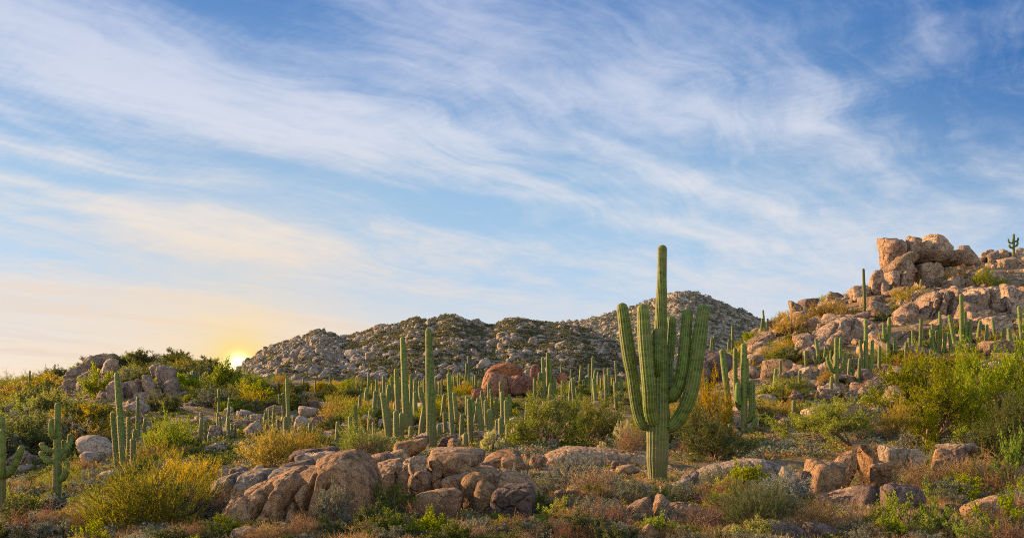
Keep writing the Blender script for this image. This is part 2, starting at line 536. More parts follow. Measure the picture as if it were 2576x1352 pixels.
M['scrub'] = leafy('foliage_scrub', [(0.12, 0.125, 0.06), (0.16, 0.155, 0.075), (0.09, 0.10, 0.045)], 0.4)
M['wood'] = leafy('shrub_wood', [(0.10, 0.07, 0.045), (0.15, 0.11, 0.075)], 0.0, 0.25, 0.01)
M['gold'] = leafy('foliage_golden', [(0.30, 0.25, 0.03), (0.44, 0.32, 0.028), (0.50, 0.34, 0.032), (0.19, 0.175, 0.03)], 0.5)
M['verde'] = leafy('foliage_yellow_green', [(0.20, 0.26, 0.03), (0.26, 0.30, 0.03), (0.14, 0.20, 0.028), (0.29, 0.28, 0.035)], 0.5)
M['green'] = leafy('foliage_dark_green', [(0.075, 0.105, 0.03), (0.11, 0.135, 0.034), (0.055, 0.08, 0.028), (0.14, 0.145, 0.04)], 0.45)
M['sage'] = leafy('foliage_grey_sage', [(0.15, 0.175, 0.125), (0.19, 0.205, 0.155), (0.11, 0.135, 0.09), (0.22, 0.215, 0.15)], 0.4)
M['silver'] = leafy('foliage_silver', [(0.20, 0.225, 0.20), (0.27, 0.285, 0.25), (0.15, 0.175, 0.15)], 0.35)
M['straw'] = leafy('foliage_straw', [(0.38, 0.25, 0.11), (0.44, 0.30, 0.14), (0.28, 0.17, 0.07), (0.20, 0.14, 0.06)], 0.45)
M['rust'] = leafy('foliage_rust', [(0.22, 0.105, 0.06), (0.30, 0.16, 0.085), (0.14, 0.075, 0.05), (0.22, 0.16, 0.085)], 0.4)
M['twig'] = leafy('foliage_bare_twigs', [(0.19, 0.12, 0.085), (0.26, 0.18, 0.13), (0.13, 0.085, 0.065)], 0.15)
M['fresh'] = leafy('foliage_fresh_green', [(0.19, 0.27, 0.03), (0.24, 0.31, 0.04), (0.13, 0.20, 0.03)], 0.5)
M['redflower'] = leafy('blossom_red', [(0.42, 0.045, 0.04), (0.30, 0.035, 0.04)], 0.4)
M['cholla'] = leafy('cholla_spines', [(0.50, 0.47, 0.20), (0.58, 0.55, 0.30), (0.40, 0.42, 0.15)], 0.4)

# ------------------------------------------------------------------ the ground
DEP = np.array([3, 8, 12, 15, 18, 24, 32, 42, 56, 75, 100, 130, 165, 210, 270, 350.])
# rows of the ground in the survey grid for depths 18 .. 350 m (nearer ground is level)
PROF = {
    -900: [1330, 1322, 1290, 1250, 1165, 1100, 1048, 1010, 992, 992, 996, 1000],
    0: [1330, 1320, 1286, 1246, 1160, 1095, 1040, 1000, 981, 985, 992, 1000],
    150: [1325, 1315, 1280, 1240, 1150, 1085, 1020, 972, 950, 962, 985, 1000],
    270: [1320, 1308, 1262, 1205, 1135, 1065, 1000, 940, 905, 925, 975, 1000],
    400: [1316, 1296, 1248, 1195, 1130, 1065, 1000, 940, 898, 915, 970, 1000],
    500: [1312, 1285, 1235, 1185, 1125, 1065, 1002, 945, 908, 928, 972, 1000],
    600: [1312, 1262, 1212, 1170, 1122, 1068, 1018, 970, 942, 950, 972, 1000],
    680: [1312, 1250, 1203, 1165, 1120, 1070, 1024, 980, 955, 956, 972, 1000],
    900: [1310, 1240, 1186, 1142, 1102, 1062, 1022, 985, 966, 960, 970, 1000],
    1300: [1310, 1234, 1176, 1133, 1098, 1058, 1010, 978, 962, 960, 970, 1000],
    1600: [1310, 1235, 1180, 1140, 1100, 1050, 1005, 980, 968, 964, 972, 1000],
    1760: [1310, 1236, 1182, 1142, 1098, 1038, 978, 940, 925, 930, 950, 990],
    1900: [1310, 1238, 1185, 1145, 1095, 1020, 930, 868, 848, 862, 890, 950],
    2000: [1310, 1240, 1190, 1148, 1090, 1006, 906, 822, 790, 800, 830, 900],
    2150: [1310, 1242, 1194, 1150, 1085, 996, 888, 792, 742, 748, 775, 850],
    2300: [1310, 1244, 1198, 1153, 1081, 986, 872, 770, 702, 690, 706, 780],
    2450: [1310, 1244, 1202, 1154, 1080, 982, 864, 756, 682, 648, 655, 720],
    2576: [1310, 1244, 1204, 1155, 1080, 980, 860, 748, 672, 640, 645, 700],
    3500: [1310, 1244, 1204, 1155, 1082, 990, 880, 780, 710, 680, 680, 720],
}
pk = np.array(sorted(PROF))
ptab = np.array([PROF[k] for k in pk], float)
zt = ZC - (ptab - HOR) / F * DEP[None, 4:]
zt = np.concatenate([np.repeat(zt[:, :1], 4, 1), zt], 1)
UG = np.linspace(-1.25, 1.25, 420)
LG = np.linspace(math.log(3), math.log(350), 330)


def _interp_cols(zc):
    t = np.log(DEP)
    r = np.array([np.interp(LG, t, row) for row in zc])
    uu = (pk - FW / 2) / F
    return np.array([np.interp(UG, uu, r[:, j]) for j in range(len(LG))]).T


ZG = _interp_cols(zt)
ker = np.hanning(17)
ker /= ker.sum()
for ax in (0, 1):
    for _ in range(1):
        pad = [(8, 8) if a == ax else (0, 0) for a in (0, 1)]
        ZG = np.apply_along_axis(lambda v: np.convolve(v, ker, 'valid'), ax, np.pad(ZG, pad, mode='edge'))
YG = np.exp(LG)
GX = UG[:, None] * YG[None, :]
GY = np.repeat(YG[None, :], len(UG), 0)
pp = np.stack([GX, GY, 0 * GX], -1)
amp = np.clip((GY - 10) / 60, 0.05, 1.0)
ZG = ZG + fbm(pp * 0.09, 4) * 0.55 * amp + fbm(pp * 0.55 + 9, 3) * 0.10 * np.clip(GY / 30, 0.4, 2)


def ground_z(x, y):
    x, y = np.asarray(x, float), np.asarray(y, float)
    yy = np.clip(y, 3.01, 349.9)
    fu = np.clip((x / yy + 1.25) / 2.5 * (len(UG) - 1), 0, len(UG) - 1.001)
    fl = np.clip((np.log(yy) - LG[0]) / (LG[-1] - LG[0]) * (len(LG) - 1), 0, len(LG) - 1.001)
    i, j = fu.astype(int), fl.astype(int)
    a, b = fu - i, fl - j
    return (ZG[i, j] * (1 - a) * (1 - b) + ZG[i + 1, j] * a * (1 - b) + ZG[i, j + 1] * (1 - a) * b + ZG[i + 1, j + 1] * a * b)


HY = np.exp(np.linspace(math.log(8), math.log(345), 900))


def hit(x, y, first=True):
    """depth at which the ground column through survey column x reaches row y"""
    u = (x - FW / 2) / F
    rows = HOR + (ZC - ground_z(u * HY, HY)) / HY * F
    k = np.nonzero(rows <= y)[0]
    return float(HY[k[0]]) if len(k) else float(HY[int(np.argmin(rows))])


def hidden(x, Y):
    """is ground at (x, Y) hidden behind nearer ground?"""
    u = (x - FW / 2) / F
    hy = HY[HY < Y * 0.97]
    rows = HOR + (ZC - ground_z(u * hy, hy)) / hy * F
    r = HOR + (ZC - float(ground_z(u * Y, Y))) / Y * F
    return len(rows) and rows.min() < r - 3


def wpt(x, y, Y):
    return np.array([(x - FW / 2) / F * Y, Y, ZC - (y - HOR) / F * Y])


def grid_faces(n, m_):
    i, j = np.meshgrid(np.arange(n - 1), np.arange(m_ - 1), indexing='ij')
    a = (i * m_ + j).ravel()
    return np.stack([a, a + m_, a + m_ + 1, a + 1], 1)


# ground sheet: the surveyed part, run on to the horizon as a low plain
far_y = np.array([420, 520, 700, 1000, 1600, 3000, 6000, 12000.])
zx = np.concatenate([ZG, np.stack([ZG[:, -1] * max(0.0, 1 - (k + 1) / 3) + (1.0 - 4 * (k > 1)) * min(1, (k + 1) / 3) for k in range(len(far_y))], 1)], 1)
yx = np.concatenate([YG, far_y])
gv = np.stack([(UG[:, None] * yx[None, :]), np.repeat(yx[None, :], len(UG), 0), zx], -1).reshape(-1, 3)
ground = mesh_obj('ground', gv, [grid_faces(len(UG), len(yx))], M['soil'])
tag(ground, 'stony desert ground of tan soil rising to hills on both sides', 'ground', kind='structure')

# ------------------------------------------------------------------ the mountains behind
def mountain(name, ridge, y0, y1, row0, label, seed, power, rough):
    rx = np.array([p[0] for p in ridge], float)
    ry = np.array([p[1] for p in ridge], float)
    nu, nt_ = 520, 150
    xs = np.linspace(rx[0], rx[-1], nu)
    top = np.interp(xs, rx, ry)
    zr = ZC + (HOR - top) / F * y1
    zb = ZC + (HOR - row0) / F * y0
    t = np.linspace(0, 1.6, nt_)
    Yv = y0 + (y1 - y0) * t
    u = (xs - FW / 2) / F
    f = np.where(t <= 1, np.power(np.clip(t, 0, 1), power), 1 - (np.clip(t - 1, 0, 1) / 0.6) ** 1.3 * 1.1)
    Z_ = zb + (zr[:, None] - zb) * f[None, :]
    X_ = u[:, None] * Yv[None, :]
    P_ = np.stack([X_, np.repeat(Yv[None, :], nu, 0), Z_], -1)
    q = P_ * np.array([1, 1, 1.6])
    w_ = np.clip(t * 6, 0, 1) * (0.35 + 0.65 * np.clip(np.abs(t - 1) * 5, 0, 1))
    Z_ = Z_ + (fbm(q * 0.035 + seed, 5, 0.55) * 5.0 + np.abs(fbm(q * 0.16 + seed, 3)) * 2.2) * rough * w_[None, :]
    P_[..., 2] = Z_
    o = mesh_obj(name, P_.reshape(-1, 3), [grid_faces(nu, nt_)], M['talus'])
    tag(o, label, 'mountain', kind='structure')

    def at(x, tt):
        i = np.clip((x - xs[0]) / (xs[-1] - xs[0]) * (nu - 1), 0, nu - 1.001)
        j = np.clip(tt / 1.6 * (nt_ - 1), 0, nt_ - 1.001)
        a, b = i.astype(int), j.astype(int)
        return P_[a, b]
    return at


RIDGE1 = [(380, 1010), (470, 985), (560, 955), (600, 935), (640, 906), (670, 885), (700, 870), (730, 862), (760, 853), (800, 836), (830, 842), (860, 852), (900, 842),
          (950, 822), (1000, 817), (1040, 800), (1075, 806), (1100, 803), (1120, 792), (1140, 792), (1160, 802), (1210, 817), (1245, 820), (1265, 804),
          (1300, 803), (1340, 812), (1380, 814), (1420, 818), (1470, 828), (1540, 858), (1620, 905), (1760, 960), (1900, 1000)]
RIDGE2 = [(1050, 960), (1150, 900), (1250, 850), (1330, 826), (1390, 815), (1410, 811), (1450, 808), (1500, 797), (1560, 782), (1620, 762), (1670, 746), (1700, 732), (1740, 733),
          (1790, 747), (1830, 766), (1880, 787), (1920, 806), (1950, 822), (2000, 846), (2060, 880), (2150, 930), (2300, 1000)]
at2 = mountain('mountain', RIDGE2, 470, 640, 960, 'far grey peak behind the tall many armed saguaro', 40.0, 0.95, 0.75)
at1 = mountain('mountain', RIDGE1, 235, 380, 968, 'long grey boulder covered ridge behind the cactus forest', 3.0, 0.85, 0.6)

# ------------------------------------------------------------------ boulders
def _ico(level):
    bm = bmesh.new()
    bmesh.ops.create_icosphere(bm, subdivisions=level, radius=1.0)
    v = np.array([x.co[:] for x in bm.verts])
    f = np.array([[x.index for x in fc.verts] for fc in bm.faces])
    bm.free()
    return v / np.linalg.norm(v, axis=1)[:, None], f


ICO = {k: _ico(k) for k in (2, 3, 4, 5)}


def rock_verts(level, dims, seed, p=7.0, boxy=0.5, rough=1.0, cuts=9):
    """a jointed, rounded granite block: a smooth polyhedron with worn edges; dims = full sizes (x, y, z)"""
    rs = np.random.RandomState(seed)
    d, f = ICO[level]
    nrm, hh = [], []
    for ax in np.vstack([np.eye(3), -np.eye(3)]):
        n = ax + rs.normal(0, 0.30 * (1 - boxy) + 0.10, 3)
        nrm.append(n / np.linalg.norm(n))
        hh.append(rs.uniform(0.78, 1.02))
    for _ in range(cuts):
        n = rs.normal(0, 1, 3)
        nrm.append(n / np.linalg.norm(n))
        hh.append(rs.uniform(0.85, 1.25) + 0.22 * boxy)
    nrm, hh = np.array(nrm), np.array(hh)
    q = np.clip(d @ nrm.T, 0, None) / hh
    r = np.power(np.power(q, p).sum(1), -1 / p)
    v = d * r[:, None]
    v /= np.abs(v).max(0)
    dims = np.asarray(dims, float) / 2
    s = dims.mean()
    v = v * dims
    o = rs.uniform(0, 100, 3)
    dis = fbm(v / s * 1.3 + o, 4, 0.52) * 0.17 + np.abs(fbm(v / s * 2.6 + o + 31, 3)) * -0.20 + fbm(v / s * 7 + o, 3) * 0.06
    # a few open joints
    for _ in range(4):
        n = rs.normal(0, 1, 3)
        n[2] *= 0.5
        n /= np.linalg.norm(n)
        t = v @ n / s + fbm(v / s * 1.5 + o + 7, 2) * 0.25 - rs.uniform(-0.6, 0.6)
        dis = dis - 0.16 * np.exp(-(t / 0.05) ** 2) * boxy
    v = v + d * (dis * s * rough)[:, None]
    return v, f


def rotm(rx, ry, rz):
    cx, sx_, cy, sy, cz, sz = math.cos(rx), math.sin(rx), math.cos(ry), math.sin(ry), math.cos(rz), math.sin(rz)
    return np.array([[cz, -sz, 0], [sz, cz, 0], [0, 0, 1]]) @ np.array([[cy, 0, sy], [0, 1, 0], [-sy, 0, cy]]) @ np.array([[1, 0, 0], [0, cx, -sx_], [0, sx_, cx]])


ROCKS = []        # (projected size, x, y) of hand placed ones


def boulder(x0, x1, yt, yb, label, mat='rock_warm', Y=None, tilt=0, deep=1.0, sink=0.22, p=7.0, boxy=0.5, rough=None, level=4, seed=None, cuts=9, group=None, yaw=None):
    """one boulder that spans survey columns x0..x1 and rows yt (top) .. yb (foot); tilt in degrees, leaning to the right when positive"""
    if mat == 'rock_hill':
        p = max(p, 10)
    rough = rough or (0.55 if mat in ('rock_warm', 'rock_dark', 'rock_red') else 0.8)
    xc = (x0 + x1) / 2
    seed = seed if seed is not None else int(x0 * 13 + yt * 7) % 9973
    Y = Y or hit(xc, yb)
    a = abs(math.radians(tilt))
    W_, H_ = (x1 - x0) / F * Y, (yb - yt) / F * Y
    H_ *= 1 + sink
    # undo the growth of the box by the tilt
    if a > 0.01:
        c, s = math.cos(a), math.sin(a)
        k = c * c - s * s
        if k > 0.25:
            w2, h2 = (W_ * c - H_ * s) / k, (H_ * c - W_ * s) / k
            W2, H2 = max(w2, 0.35 * W_) * 1.05, max(h2, 0.35 * H_) * 1.05
        else:
            W2, H2 = W_ * 0.9, H_ * 0.6
    else:
        W2, H2 = W_, H_
    D = deep * (W_ * 0.55 + H_ * 0.45)
    v, f = rock_verts(level, (W2 * 1.04, D, H2 * 1.04), seed, p, boxy, rough, cuts)
    v = v @ rotm(0, math.radians(tilt), yaw if yaw is not None else math.radians((seed % 31) - 15)).T
    mn, mx = v.min(0), v.max(0)
    v = (v - (mn + mx) / 2) * np.array([W_ / (mx[0] - mn[0]), 1, H_ / (mx[2] - mn[2])])
    top = ZC - (yt - HOR) / F * Y
    c = np.array([(xc - FW / 2) / F * Y, Y + D * 0.36, top - H_ / 2])
    o = mesh_obj('boulder', v, [f], M[mat])
    o.location = c
    tag(o, label, 'boulder', group)
    ROCKS.append((x1 - x0, xc, (yt + yb) / 2))
    return o


def outcrop(top, yb, Y, deep, label, mat='rock_warm', cracks=(), steps=(), nx=260, na=110, seed=1, ex=3.2, endp=7.0, rough=1.0, name='rock_ledge', back=1.0, gw=0.030, gd=0.30):
    """a long ledge of granite: its crest follows `top` (survey points), its front runs down to row yb; cracks are polylines on its front"""
    s = Y / F
    tx = np.array([q[0] for q in top], float)
    ty = np.array([q[1] for q in top], float)
    xs = np.linspace(tx[0], tx[-1], nx)
    tp = catmull(np.stack([tx, ty, 0 * tx, 0 * tx], -1), nx * 3)
    ts = np.interp(xs, tp[:, 0], tp[:, 1])
    e = np.power(np.clip(1 - np.abs(np.linspace(-1, 1, nx)) ** endp, 0, 1), 1 / 3.0)
    ph = np.linspace(-0.12, 1.0, na) * math.pi
    cy, cz = np.cos(ph), np.sin(ph)
    sy = -np.sign(cy) * np.abs(cy) ** (2 / ex)
    sz_ = np.sign(cz) * np.abs(cz) ** (2 / ex)
    H = (yb - ts) * s
    dep = deep * (0.75 + 0.25 * H / H.max())
    X_ = np.repeat(((xs - FW / 2) * s)[:, None], na, 1)
    Y_ = Y + dep[:, None] * 0.5 * (1 + sy[None, :] * e[:, None] * np.where(sy < 0, 1, back)[None, :])
    Z_ = ZC - (yb - HOR) * s + H[:, None] * sz_[None, :] * (0.12 + 0.88 * e[:, None])
    P_ = np.stack([X_, Y_, Z_], -1)
    du, dv = np.gradient(P_, axis=0), np.gradient(P_, axis=1)
    N_ = np.cross(dv, du)
    N_ /= np.linalg.norm(N_, axis=2, keepdims=True) + 1e-9
    N_ *= np.sign((N_ * np.stack([0 * X_, Y_ - Y - deep / 2, Z_ - Z_.min()], -1)).sum(-1, keepdims=True) + 1e-9)
    S_ = float(H.max())
    dis = fbm(P_ / S_ * 1.1 + seed * 3.1, 4) * 0.10 * S_ + np.abs(fbm(P_ / S_ * 3 + seed, 3)) * -0.10 * S_ + fbm(P_ / S_ * 11 + seed, 3) * 0.03 * S_
    vx, vy = xs[:, None] + 0 * Z_, HOR + (ZC - Z_) / s
    wob = fbm(P_ * 3.0 + 50, 3) * 7
    for cr in cracks:
        w, pts = cr
        pts = sorted(pts, key=lambda q: q[1])
        cx = np.interp(vy, [q[1] for q in pts], [q[0] for q in pts]) + wob
        m = smoothstep(vy, pts[0][1] - 14, pts[0][1] + 14) * (1 - smoothstep(vy, pts[-1][1] - 8, pts[-1][1] + 25))
        g = (vx - cx) * s
        dis -= gd * w * np.exp(-(g / (gw * (0.7 + w))) ** 2) * m + 0.05 * w * np.exp(-(g / 0.10) ** 2) * m
    for (a, b, off) in steps:
        dis += off * smoothstep(vx + wob, a - 6, a + 6) * (1 - smoothstep(vx + wob, b - 6, b + 6))
    P_ = P_ + N_ * (dis * rough)[..., None]
    c = np.array([(xs.mean() - FW / 2) * s, Y, ZC - (yb - HOR) * s])
    o = mesh_obj(name, (P_ - c).reshape(-1, 3), [grid_faces(nx, na)], M[mat])
    o.location = c
    tag(o, label, 'boulder')
    ROCKS.append((tx[-1] - tx[0], xs.mean(), (ts.min() + yb) / 2))
    return o


# ------------------------------------------------------------------ saguaros
def catmull(P_, n):
    P_ = np.asarray(P_, float)
    if len(P_) == 2:
        t = np.linspace(0, 1, n)[:, None]
        return P_[0] * (1 - t) + P_[1] * t
    Q = np.vstack([2 * P_[0] - P_[1], P_, 2 * P_[-1] - P_[-2]])
    seg = np.linalg.norm(np.diff(P_[:, :3], axis=0), axis=1)
    cum = np.concatenate([[0], np.cumsum(seg)])
    out = []
    for s in np.linspace(0, cum[-1], n):
        k = min(int(np.searchsorted(cum, s, 'right')) - 1, len(seg) - 1)
        t = (s - cum[k]) / seg[k]
        a, b, c, d_ = Q[k], Q[k + 1], Q[k + 2], Q[k + 3]
        out.append(0.5 * (2 * b + (c - a) * t + (2 * a - 5 * b + 4 * c - d_) * t * t + (3 * b - a - 3 * c + d_) * t ** 3))
    return np.array(out)


def ribbed(path, ribs, per, step, spines=0, slen=0.05, seed=0, depth=0.10, round_base=False, swid=0.0055):
    """path: (n,4) points with radius. Returns verts, quads, uv, and spine verts / tris"""
    rs = np.random.RandomState(seed)
    L = np.linalg.norm(np.diff(np.asarray(path)[:, :3], axis=0), axis=1).sum()
    rt = path[-1][3]
    n = max(6, int(L / step))
    C = catmull(path, n)
    R = C[:, 3].copy()
    # gentle growth bulges
    s_ = np.linspace(0, L, n)
    R *= 1 + 0.035 * np.interp(s_, np.arange(0, L + 2, 0.45), rs.normal(0, 1, len(np.arange(0, L + 2, 0.45))))
    pts, rr, ss = list(C[:, :3]), list(R), list(s_)
    # domed tip
    T = C[-1, :3] - C[-2, :3]
    T /= np.linalg.norm(T)
    for k in range(1, 7):
        a = k / 6 * math.pi / 2
        pts.append(C[-1, :3] + T * R[-1] * 1.05 * math.sin(a))
        rr.append(max(R[-1] * math.cos(a), 0.004))
        ss.append(L + R[-1] * a)
    if round_base:
        T0 = C[1, :3] - C[0, :3]
        T0 /= np.linalg.norm(T0)
        pre = []
        for k in range(5, 0, -1):
            a = k / 5 * math.pi / 2
            pre.append((C[0, :3] - T0 * R[0] * 0.8 * math.sin(a), max(R[0] * math.cos(a), 0.004), -R[0] * a * 0.8))
        pts = [q[0] for q in pre] + pts
        rr = [q[1] for q in pre] + rr
        ss = [q[2] for q in pre] + ss
    pts, rr, ss = np.array(pts), np.array(rr), np.array(ss)
    N = len(pts)
    tan = np.gradient(pts, axis=0)
    tan /= np.linalg.norm(tan, axis=1)[:, None]
    ref = np.array([0.0, -1.0, 0.0]) if abs(tan[0][1]) < 0.9 else np.array([1.0, 0, 0])
    A = np.zeros((N, 3))
    a = ref - tan[0] * (ref @ tan[0])
    for i in range(N):
        a = a - tan[i] * (a @ tan[i])
        a /= np.linalg.norm(a)
        A[i] = a
    B = np.cross(tan, A)
    m_ = ribs * per
    th = np.arange(m_ + 1) / m_ * 2 * math.pi
    ph = (np.arange(m_ + 1) % per) / per
    prof = 1 + depth * (np.abs(np.cos(ph * math.pi)) ** 0.8 - 0.5)
    ring = np.cos(th)[None, :, None] * A[:, None, :] + np.sin(th)[None, :, None] * B[:, None, :]
    V = pts[:, None, :] + ring * (rr[:, None] * prof[None, :])[:, :, None]
    UV = np.stack(np.broadcast_arrays((np.arange(m_ + 1) / per)[None, :], ss[:, None]), -1)
    Fq = grid_faces(N, m_ + 1)[:, ::-1]
    sv = sf = None
    if spines:
        out = []
        sstep = spines
        kk = np.arange(0.03, ss[-1] - 0.01, sstep)
        for r_ in range(ribs):
            jit = kk + rs.uniform(-0.3, 0.3, len(kk)) * sstep
            px_ = np.stack([np.interp(jit, ss, V[:, r_ * per, c]) for c in range(3)], -1)
            nx = np.stack([np.interp(jit, ss, ring[:, r_ * per, c]) for c in range(3)], -1)
            tx = np.stack([np.interp(jit, ss, tan[:, c]) for c in range(3)], -1)
            for _ in range(2):
                dd = nx + rs.normal(0, 0.55, nx.shape) + tx * 0.25
                dd /= np.linalg.norm(dd, axis=1)[:, None]
                out.append((px_, dd))
        P0 = np.vstack([q[0] for q in out])
        D0 = np.vstack([q[1] for q in out])
        sv, sf = blades(P0, D0, rs.uniform(0.5, 1.2, len(P0)) * slen, swid, rs)
    return V.reshape(-1, 3), Fq, UV.reshape(-1, 2), sv, sf


def blades(P0, D0, ln, wd, rs):
    """thin tapered triangles from P0 along D0"""
    n = len(P0)
    side = np.cross(D0, rs.normal(0, 1, (n, 3)))
    side /= np.linalg.norm(side, axis=1)[:, None] + 1e-9
    ln = np.broadcast_to(ln, (n,))
    wd = np.broadcast_to(wd, (n,))
    V = np.stack([P0 - side * wd[:, None] / 2, P0 + side * wd[:, None] / 2, P0 + D0 * ln[:, None]], 1).reshape(-1, 3)
    return V, np.arange(3 * n).reshape(n, 3)


def cactus_mesh(name, path, ribs, per, step, spines, slen, seed, mat, parent=None, round_base=False, swid=0.0055):
    V, Fq, UV, sv, sf = ribbed(path, ribs, per, step, spines, slen, seed, 0.11, round_base, swid)
    if round_base:
        UV = UV + np.array([0, 7.0])
    faces, mi = [Fq], np.zeros(len(Fq), int)
    if sv is not None:
        faces.append(sf + len(V))
        UV = np.vstack([UV, np.zeros((len(sv), 2))])
        V = np.vstack([V, sv])
        mi = np.concatenate([mi, np.ones(len(sf), int)])
    return mesh_obj(name, V, faces, [M[mat], M['spine']], parent, True, mi, UV)


CACTI = []


def saguaro(label, x, yb, yt, w, arms=(), xt=None, Y=None, taper=(0.82, 1.0, 0.88), group=None, pts=None, seed=None, mat=None, sink=0.25):
    """x, yb: foot; yt: top; w: width (survey units).  arms: lists of (x, y) with the width first and the depth offset in metres second:
    (w, dy, [(x, y), ...])"""
    Y = Y or hit(x, yb)
    s = Y / F
    seed = seed if seed is not None else int(x * 7 + yt * 3) % 9973
    xt = x if xt is None else xt
    if w < 11 and not arms and pts is None:
        xt += (yb - yt) * 0.09 * (((seed * 37) % 101) / 50 - 1)
    base = np.array([(x - FW / 2) * s, Y, ZC - (yb - HOR) * s])
    loc = lambda px_, py_, dy=0.0: [(px_ - x) * s, dy, -(py_ - yb) * s]
    if w < 16:
        w = w * 1.04
    r = w / 2 * s
    big = w >= 18
    midd = w >= 9
    ribs, per, step = (20, 5, 0.05) if big else ((14, 3, 0.09) if midd else (10, 2, 0.22))
    sp = 0 if Y > 120 else (0.085 if big else (0.16 if midd else 0.30))
    sl_ = 0.05 if big else (0.075 if midd else 0.10)
    sw_ = 0.005 if big else (0.009 if midd else 0.014)
    mat = mat or ('skin' if (big or midd) else 'skin_far')
    if pts:
        path = [loc(px_, py_) + [pw / 2 * s] for (px_, py_, pw) in pts]
    else:
        f = lambda t: x + (xt - x) * t
        h = yb - yt - w / 2 * taper[2]
        path = [loc(f(t), yb - h * t) + [r * k] for t, k in ((0, taper[0]), (0.35, taper[1]), (0.75, (taper[1] + taper[2]) / 2), (1, taper[2]))]
    path[0][2] -= sink
    if not arms:
        o = cactus_mesh('saguaro', path, ribs, per, step, sp, sl_, seed, mat, None, False, sw_)
        o.location = base
    else:
        o = empty('saguaro', base)
        cactus_mesh('trunk', path, ribs, per, step, sp, sl_, seed, mat, o, False, sw_)
        for k, (aw, dy, ap) in enumerate(arms):
            ar = aw / 2 * s * 1.08
            n = len(ap)
            pth = []
            for i, q in enumerate(ap):
                t = min(1.0, i / max(1, n - 1) * 1.8)
                kk = 0.72 if i == 0 else (1.0 if i < n - 1 else 0.86)
                yy = q[1] + (aw * 0.43 if i == n - 1 else 0)
                pth.append(loc(q[0], yy, dy * t) + [ar * kk])
            cactus_mesh('arm', pth, max(8, ribs - 5), per, step, sp, sl_, seed + 11 * k + 3, mat, o, True, sw_)
    tag(o, label, 'saguaro cactus', group)
    CACTI.append((x, (yb + yt) / 2, w))
    return o


# ------------------------------------------------------------------ shrubs: a handful of grown shapes of radius 1, height about 1, used at many sizes
def ribbon(paths, wid):
    """flat tapered ribbons along (k, m, 3) paths"""
    k, m_, _ = paths.shape
    tan = np.gradient(paths, axis=1)
    tan /= np.linalg.norm(tan, axis=2, keepdims=True) + 1e-9
    rs = np.random.RandomState(k)
    sd = np.cross(tan, rs.normal(0, 1, (k, 1, 3)))
    sd /= np.linalg.norm(sd, axis=2, keepdims=True) + 1e-9
    tp = np.linspace(1, 0.35, m_)[None, :, None] * wid / 2
    V = np.stack([paths - sd * tp, paths + sd * tp], 2)
    a = (np.arange(k)[:, None] * m_ + np.arange(m_ - 1)[None, :]) * 2
    a = a.ravel()
    return V.reshape(-1, 3), np.stack([a, a + 1, a + 3, a + 2], 1)


def stems(rs, n, spread, L0=0.75, L1=1.05, m_=6, up=0.35, base_r=0.10, flat=1.0):
    az_ = rs.uniform(0, 2 * math.pi, n)
    tl = np.arccos(1 - rs.uniform(0, 1, n) * (1 - math.cos(spread)))
    d_ = np.stack([np.sin(tl) * np.cos(az_), np.sin(tl) * np.sin(az_), np.cos(tl)], -1)
    L = rs.uniform(L0, L1, n)
    b = np.stack([np.cos(az_) * base_r, np.sin(az_) * base_r, 0 * az_], -1) * rs.uniform(0, 1, (n, 1))
    t = np.linspace(0, 1, m_)[None, :, None]
    bend = np.array([0, 0, up]) * rs.uniform(0.3, 1.2, (n, 1))
    wig = rs.normal(0, 0.09, (n, 1, 3)) * np.sin(t * math.pi * rs.uniform(0.7, 2, (n, 1, 1)))
    P_ = b[:, None] + d_[:, None] * t * L[:, None, None] + bend[:, None] * (t * t - t) * -0.5 + wig
    P_[..., 2] *= flat
    P_[..., 2] = np.maximum(P_[..., 2], 0.0)
    return P_


def along(P_, rs, n, lo=0.35, hi=1.0):
    k, m_, _ = P_.shape
    i = rs.randint(0, k, n)
    t = rs.uniform(lo ** 1.0, hi, n) * (m_ - 1.001)
    j = t.astype(int)
    f = (t - j)[:, None]
    p_ = P_[i, j] * (1 - f) + P_[i, j + 1] * f
    tg = P_[i, j + 1] - P_[i, j]
    tg /= np.linalg.norm(tg, axis=1)[:, None] + 1e-9
    return p_, tg


def leaves(P0, rs, size, elong=1.6, droop=None):
    n = len(P0)
    a = rs.normal(0, 1, (n, 3))
    a /= np.linalg.norm(a, axis=1)[:, None]
    b = np.cross(a, rs.normal(0, 1, (n, 3)))
    b /= np.linalg.norm(b, axis=1)[:, None]
    s = (size * rs.uniform(0.6, 1.3, n))[:, None]
    V = np.stack([P0 - a * s * elong, P0 + b * s, P0 + a * s * elong, P0 - b * s], 1).reshape(-1, 3)
    return V, np.arange(4 * n).reshape(n, 4)


def cat(parts):
    V, T, Q, o = [], [], [], 0
    for v, f in parts:
        (T if f.shape[1] == 3 else Q).append(f + o)
        V.append(v)
        o += len(v)
    fs = []
    if T:
        fs.append(np.vstack(T))
    if Q:
        fs.append(np.vstack(Q))
    return np.vstack(V), fs


def sub_stems(P_, rs, n, ln, ang, lo=0.35):
    p_, tg = along(P_, rs, n, lo, 0.95)
    d_ = tg + rs.normal(0, ang, p_.shape)
    d_ /= np.linalg.norm(d_, axis=1)[:, None]
    d_[:, 2] += 0.25
    L = rs.uniform(0.5, 1.1, (n, 1, 1)) * ln
    t = np.linspace(0, 1, 4)[None, :, None]
    return p_[:, None] + d_[:, None] * t * L + rs.normal(0, 0.02, (n, 1, 3)) * np.sin(t * 3)


